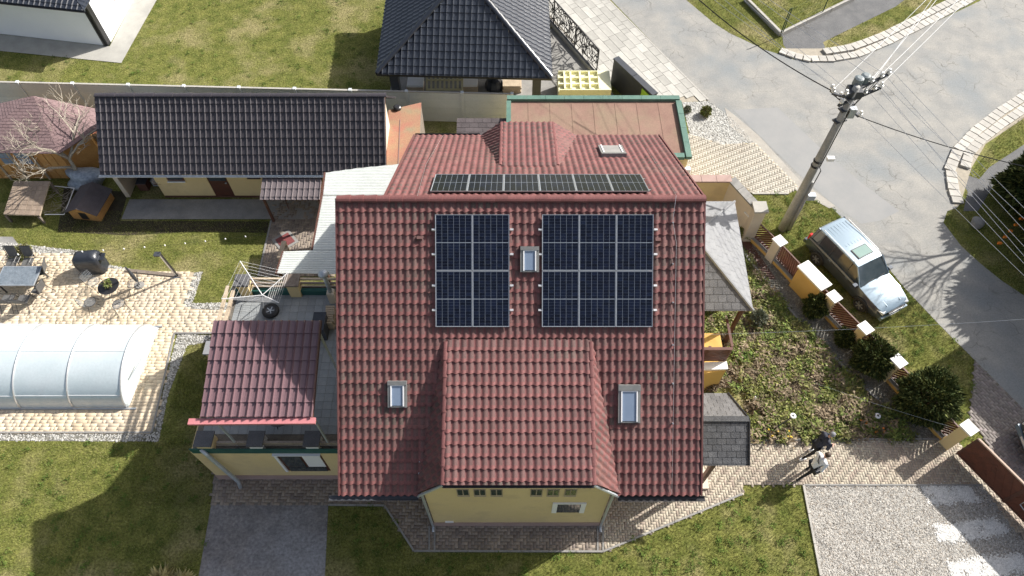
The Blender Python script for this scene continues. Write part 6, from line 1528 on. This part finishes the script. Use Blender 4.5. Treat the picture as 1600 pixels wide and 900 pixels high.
shrub(1364,560,.83,'second largest round conifer, behind the fence before the front of the car',11000,.08,seed=2,sq=1.0)
shrub(1320,529,.42,'small dark conifer left of the second largest round one',3500,.07,seed=3)
shrub(1274,480,.52,'dark conifer growing below the big ochre fence pillar',5000,.075,seed=4,sq=1.1)
shrub(1168,362,.36,'dark bush at the foot of the first fence pillar beside the porch',2500,.06,seed=5,m=leaf_m)
gshr = mat('grey_green_leaf', (.13,.15,.10), (.19,.20,.14), fine=8, amp=.2, rough=.85, tint=.3)
shrub(1185,497,.34,'round grey green shrub at the corner of the pale porch roof',2500,.06,gshr,seed=6)
dry = [(1130,530,'dry brown shrub beside the ochre veranda wall'),(1112,600,'low brown dry plant above the dark porch roof')]
for i, (a, b, lb) in enumerate(dry): shrub(a,b,.28,lb,1200,.08,dry_m,.7,20+i,'dry_shrub','plant')
shrub(1103,175,.26,'small round green bush on the white pebbles by the road',1800,.06,leaf_m,1,9,'pebble_bush')
shrub(1074,171,.18,'small grey green tuft on the white pebbles beside the green coping',700,.06,gshr,1,10,'pebble_tuft')
shrub(250,912,.34,'tuft of yellow dry grass at the bottom edge of the lawn',700,.2,straw_m,.5,11,'dry_grass_tuft','grass tuft'); shrub(282,912,.26,'smaller yellow dry tuft right of the large dry grass tuft',500,.2,straw_m,.5,12,'dry_grass_tuft','grass tuft')
shrub(30,392,.4,'low green bush at the upper edge of the patio',1500,.07,leaf_m,.5,13,'low_bush'); 
shrub(1130,470,.01,'x',3) if 0 else None
# flowers along the path
def flowers(px, py, n, m, label, s_=.3):
    q = P(px,py); t = thing('flower_clump', label, 'flowers', (q.x,q.y,0)); leafball('leaves', (q.x,q.y,.08), (s_,s_*.7,.12), 300, leaf_m, t, .07, .3, seed=px)
    mb = MB()
    for i in range(n):
        c = Vector((q.x+random.uniform(-s_,s_),q.y+random.uniform(-s_*.6,s_*.6),random.uniform(.14,.22))); mb.lathe([(.012,0),(.045,.012),(.03,.03)], c, 6)
    stuff(mb.build('blooms', m, t))
flowers(1208,678,9,yflower_m,'clump of yellow flowers beside the path left of the lamp'); flowers(1222,682,8,yflower_m,'clump of yellow flowers at the path edge under the mushroom lamp'); flowers(1277,670,4,yflower_m,'small yellow flower clump above the two people',.15)
flowers(1344,663,6,orange_m,'orange flower clump near the end of the concrete edging',.2); flowers(1370,676,8,orange_m,'orange flowers beside the path near the large conifer',.25); flowers(1470,650,8,yflower_m,'yellow blossom on the fence side of the largest conifer',.22)
q = P(1232,683); 
def glamp(base, top, label, m=whitep_m):
    b = P(*base); t = thing('garden_lamp', label, 'garden lamp', (b.x,b.y,0)); c = P(top[0],top[1],top[2])
    MB().tube([b,Vector((b.x+(c.x-b.x)*1,b.y+(c.y-b.y),c.z-.12))], .03, 6).build('post', dgrey_m, t)
    MB().lathe([(.05,-.08),(.06,0),(.125,.02),(.11,.05),(.05,.055)], c, 16).build('lamp_head', m, t); MB().lathe([(.045,.056),(.045,.07)], c, 10).build('lamp_cap', dgrey_m, t)
glamp((1206,672),(1239,650,1.0),'mushroom garden lamp with white ring head beside the path bed'); glamp((1368,655),(1371,650,.3),'small white garden lamp by the concrete edging')
q = P(1178,623,.15); tag(MB().lathe([(.05,0),(.07,.1),(.05,.2),(.06,.28),(.02,.38)], (q.x,q.y,0), 10).build('garden_ornament', ceramic_m), 'small white ornament standing in the garden bed', 'ornament')
for i, (a, b) in enumerate((((1233,548),(1256,552)),((1120,598),(1142,606)))): tag(MB().tube([P(*a,.05),P(*b,.05)], .03, 5).build('stick', bark_m), ('pale stick lying in the garden bed near the fence strip','pale stick lying just above the dark porch roof')[i], 'stick')
# right edge vegetation
q = P(1622,298,1.2); t = thing('conifer_tree', 'dense dark conifer at the right edge beyond the kerb', 'tree', (q.x,q.y,0)); leafball('crown', (q.x,q.y,1.4), (1.65,1.65,1.6), 16000, thuja_m, t, .16, .35, 1.0, 31, .35); MB().tube([(q.x,q.y,0),(q.x,q.y,2.5)], .15, 8).build('trunk', bark_m, t)
q = P(1690,395,1.5); t = thing('conifer_tree', 'second dark conifer mostly beyond the right edge', 'tree', (q.x,q.y,0)); leafball('crown', (q.x,q.y,1.9), (2.2,2.2,2.2), 20000, thuja_m, t, .16, .35, 1.0, 32, .35); MB().tube([(q.x,q.y,0),(q.x,q.y,2.5)], .15, 8).build('trunk', bark_m, t)
t = thing('conifer_tree', 'tall conifer outside the frame that shades the right verge', 'tree', (29.2,20.8,0)); leafball('crown', (29.2,20.8,3.3), (2.6,2.6,3.3), 26000, thuja_m, t, .22, .35, 1.0, 33, .35); MB().tube([(29.2,20.8,0),(29.2,20.8,4)], .2, 8).build('trunk', bark_m, t)
bare_tree((25.6,21.6,0), 9.0, 'tall leafless tree beyond the right edge that throws branch shadows on the road', bark_m, 11, .8, 5, r0=.16)
t = thing('marker_chain', 'short row of orange markers on the shaded right verge', 'marker', (23,19,0)); om = None
for i in range(5):
    q = P(1562+i*8.5, 380-i*9.5, .4); o = MB().box(q,(.16,.10,.10)).build('orange_marker', orange_m, t)
MB().tube([P(1560,382,.4),P(1600,338,.4)], .01, 4).build('cord', cable_m, t)
q = P(1530,345,.3); tag(blob('boulder', (q.x,q.y,.15), (.3,.34,.22), conc_m, 3, .2, 9), 'pale rounded boulder in the shade beside the footpath', 'boulder')
# neighbouring fence top right (low wall with green posts)
nf = thing('lot_fence', 'low concrete wall with green posts round the top right lawn', 'fence', (14,33,0))
a, b, c = P(1165,-6,.3), P(1221,50,.3), P(1336,-6,.3)
for p, q_ in ((a,b),(b,c)):
    n = 3
    for i in range(n): MB().bar(Vector((p.x,p.y,.15)).lerp(Vector((q_.x,q_.y,.15)),i/n+.003), Vector((p.x,p.y,.15)).lerp(Vector((q_.x,q_.y,.15)),(i+1)/n-.003),.16,.3).build('wall_block', kerb_m, nf)
for p in (b, b+Vector((.12,.05,0)), b.lerp(c,.55), a.lerp(b,.0)): MB().tube([(p.x,p.y,.3),(p.x,p.y,1.9)], .03, 6).build('post', fence_green, nf)
for z in (.7,1.2,1.8): MB().tube([(a.x,a.y,z),(b.x,b.y,z),(c.x,c.y,z)], .006, 4).build('strand', fence_green, nf)
# off-frame house across the street
oh = thing('corner_house', 'house across the street outside the frame that shades the driveway', 'house', (30,16,0))
cA = P(1455,572)+Vector((1.15*6,.66*6,0)); e1_ = (P(1556,506)-P(1455,572)).normalized(); e2_ = Vector((e1_.y,-e1_.x,0)); hp_ = [cA, cA+e1_*3.0+Vector((0,0,0)), cA+e1_*3.0+e2_*6.0, cA+e2_*6.0]
MB().prism([(p.x,p.y) for p in hp_], 0, 5.9).build('wall', white_m, oh)
MB().prism([(p.x,p.y) for p in hp_], 5.9, 6.0).build('roof', dgrey_m, oh)
for i in range(2): q = cA+e2_*(1.2+i*2.8)-e1_*.02; wn = MB().bar(q+Z*4.2,q+e2_*1.2+Z*4.2,.06,1.3).build('window', whitep_m, oh); MB().bar(q+Z*4.2+e2_*.08-e1_*.03,q+e2_*1.12+Z*4.2-e1_*.03,.03,1.15).build('pane', glass_m, wn)

# ================= PEOPLE =================
def person(label, loc, ang, top, trousers, hair, lean, legs, arms, sc=1.0, shoe=black_m):
    t = thing('person', label, 'person', (0,0,0))
    def skin_chain(name, nodes, edges, m, root=0, sub=2):
        me = bpy.data.meshes.new(name); me.from_pydata([n[0] for n in nodes], edges, []); me.materials.append(m); o = bpy.data.objects.new(name, me); C.objects.link(o); o.parent = t
        md = o.modifiers.new('skin','SKIN'); md.use_smooth_shade = True
        for i, n in enumerate(nodes):
            sv = me.skin_vertices[0].data[i]; sv.radius = n[1] if isinstance(n[1], tuple) else (n[1],n[1]); sv.use_root = (i == root)
        s2_ = o.modifiers.new('sub','SUBSURF'); s2_.levels = sub; s2_.render_levels = sub
        return o
    L = lean
    pel = (0,0,.95); wst = (L*.15,0,1.12); ch = (L*.45,0,1.33); nk = (L*.62,0,1.50); hd = (L*.85+.03,0,1.62)
    b = []
    (lk, lf), (rk, rf_) = legs
    body = [(pel,(.13,.16)),(wst,(.12,.155)),(ch,(.125,.19)),((L*.58,0,1.44),(.08,.12)),
            ((0,.10,.88),.095),((lk[0],.11,lk[1]),.062),((lf[0],.11,lf[1]+.09),.042),
            ((0,-.10,.88),.095),((rk[0],-.11,rk[1]),.062),((rf_[0],-.11,rf_[1]+.09),.042)]
    o = skin_chain('trousers', [body[0]]+body[4:], [(0,1),(1,2),(2,3),(0,4),(4,5),(5,6)], trousers)
    sh = (L*.52,0,1.40); nodes = [(pel,(.15,.175)),(wst,(.13,.165)),(ch,(.135,.20)),((L*.58,0,1.46),(.07,.09))]; ed = [(0,1),(1,2),(2,3)]
    for sgn, (el, ha) in zip((1,-1), arms):
        k = len(nodes); nodes += [((L*.52,sgn*.21,1.40),.075),((el[0],sgn*el[1],el[2]),.055),((ha[0],sgn*ha[1],ha[2]),.04)]; ed += [(2,k),(k,k+1),(k+1,k+2)]
    skin_chain('jacket', nodes, ed, top, 1)
    # head, neck and face as one skin surface
    hx = hd[0]
    skin_chain('head', [((nk[0],0,1.48),.052),((hx-.005,0,1.58),(.062,.06)),((hx,0,1.66),(.092,.078)),((hx,0,1.735),(.07,.062)),((hx+.10,0,1.645),(.018,.014)),((hx+.075,0,1.595),(.03,.028)),((hx-.005,.082,1.65),(.02,.012)),((hx-.005,-.082,1.65),(.02,.012))], [(0,1),(1,2),(2,3),(2,4),(1,5),(2,6),(2,7)], skin_m, 1)
    e = MB(); 
    for y in (-.032,.032): e.lathe([(.002,-.01),(.011,0),(.002,.01)], (hx+.088,y,1.675), 8)
    o = e.build('eyes', black_m); o.parent = t; o = MB().box((hx+.096,0,1.605),(.012,.045,.01)).build('mouth', redl_m); o.parent = t
    bm = bmesh.new(); bmesh.ops.create_icosphere(bm, subdivisions=3, radius=1)
    for v in bm.verts: v.co = Vector((hx-.022+v.co.x*.108, v.co.y*.092, 1.70+v.co.z*.10))
    bmesh.ops.delete(bm, geom=[v for v in bm.verts if v.co.z < 1.66+max(0,(v.co.x-hx+.02))*1.0], context='VERTS'); me = bpy.data.meshes.new('hair'); bm.to_mesh(me); bm.free(); me.materials.append(hair); o = bpy.data.objects.new('hair', me); C.objects.link(o); o.parent = t
    # hands with five separate fingers
    for sgn, (el, ha) in zip((1,-1), arms):
        h0 = Vector((ha[0],sgn*ha[1],ha[2])); e0_ = Vector((el[0],sgn*el[1],el[2])); d = (h0-e0_).normalized(); sd_ = d.cross(Z).normalized() if abs(d.z) < .95 else Vector((1,0,0)); 
        nodes = [(tuple(h0-d*.01),.026),(tuple(h0+d*.08),(.030,.020))]; ed = [(0,1)]
        for k, ln in enumerate((.062,.075,.08,.07)):
            o2 = h0+d*.09+sd_*(k-1.5)*.02; a = len(nodes); nodes += [(tuple(o2),.0095),(tuple(o2+d*ln*.55+Vector((.008,0,-.006))),.009),(tuple(o2+d*ln+Vector((.022,0,-.02))),.0075)]; ed += [(1,a),(a,a+1),(a+1,a+2)]
        a = len(nodes); tb_ = h0+d*.03+sd_*.03; nodes += [(tuple(tb_),.011),(tuple(tb_+sd_*.028+d*.035),.0095)]; ed += [(0,a),(a,a+1)]
        skin_chain('hand', nodes, ed, skin_m, 0, 1)
    for f_2, y in ((lf,.11),(rf_,-.11)):
        m4 = MB(); m4.add([(f_2[0]-.08,y-.045,f_2[1]),(f_2[0]+.19,y-.045,f_2[1]),(f_2[0]+.19,y+.045,f_2[1]),(f_2[0]-.08,y+.045,f_2[1]),(f_2[0]-.07,y-.04,f_2[1]+.11),(f_2[0]+.05,y-.04,f_2[1]+.10),(f_2[0]+.05,y+.04,f_2[1]+.10),(f_2[0]-.07,y+.04,f_2[1]+.11),(f_2[0]+.18,y-.04,f_2[1]+.04),(f_2[0]+.18,y+.04,f_2[1]+.04)],
            [(3,2,1,0),(4,5,6,7),(5,8,9,6),(0,1,8,5,4),(3,7,6,9,2),(0,4,7,3),(1,2,9,8)]); o = m4.build('shoe', shoe); o.parent = t
    t.location = loc; t.rotation_euler = (0,0,ang); t.scale = (sc,)*3
    return t
q = P(1255,712); q2 = P(1259,754)
pr1 = person('person in dark navy jacket with grey hair walking along the path', (q.x+.2,q.y+.05,.03), R(18), navy_m, jeans_m, hairg_m, .30, (((.22,.52),(.15,.0)),((-.05,.50),(-.38,.06))), (((.28,.30,1.15),(.50,.16,1.12)),((.10,.30,1.12),(.38,.20,1.02))), 1.1, whitep_m)
pr2 = person('person in white fleece and black trousers walking beside the dark jacketed one', (q2.x+.05,q2.y+.35,.03), R(22), wshirt_m, jeans_m, hairb_m, .26, (((.20,.52),(.18,.0)),((-.10,.50),(-.42,.08))), (((.20,.30,1.14),(.42,.18,1.05)),((-.02,.31,1.12),(.14,.30,.92))), 1.07, black_m)
b = MB(); b.tube([(.30,.13,1.50),(.24,0,1.36),(.12,-.2,1.12)], .018, 5); b.tube([(.05,.12,1.52),(-.04,0,1.38),(.0,-.2,1.14)], .018, 5); o = b.build('bag_strap', black_m); o.parent = pr2
bg_ = thing('shoulder_bag', 'black shoulder bag at the hip of the person in white', 'bag', (0,0,0)); MB().box((0,0,0),(.28,.12,.24)).build('body', black_m, bg_); MB().box((0,0,.125),(.29,.13,.03)).build('flap', dgrey_m, bg_); bg_.location = (q2.x+.1,q2.y+.08,1.0); bg_.rotation_euler = (0,0,R(22))
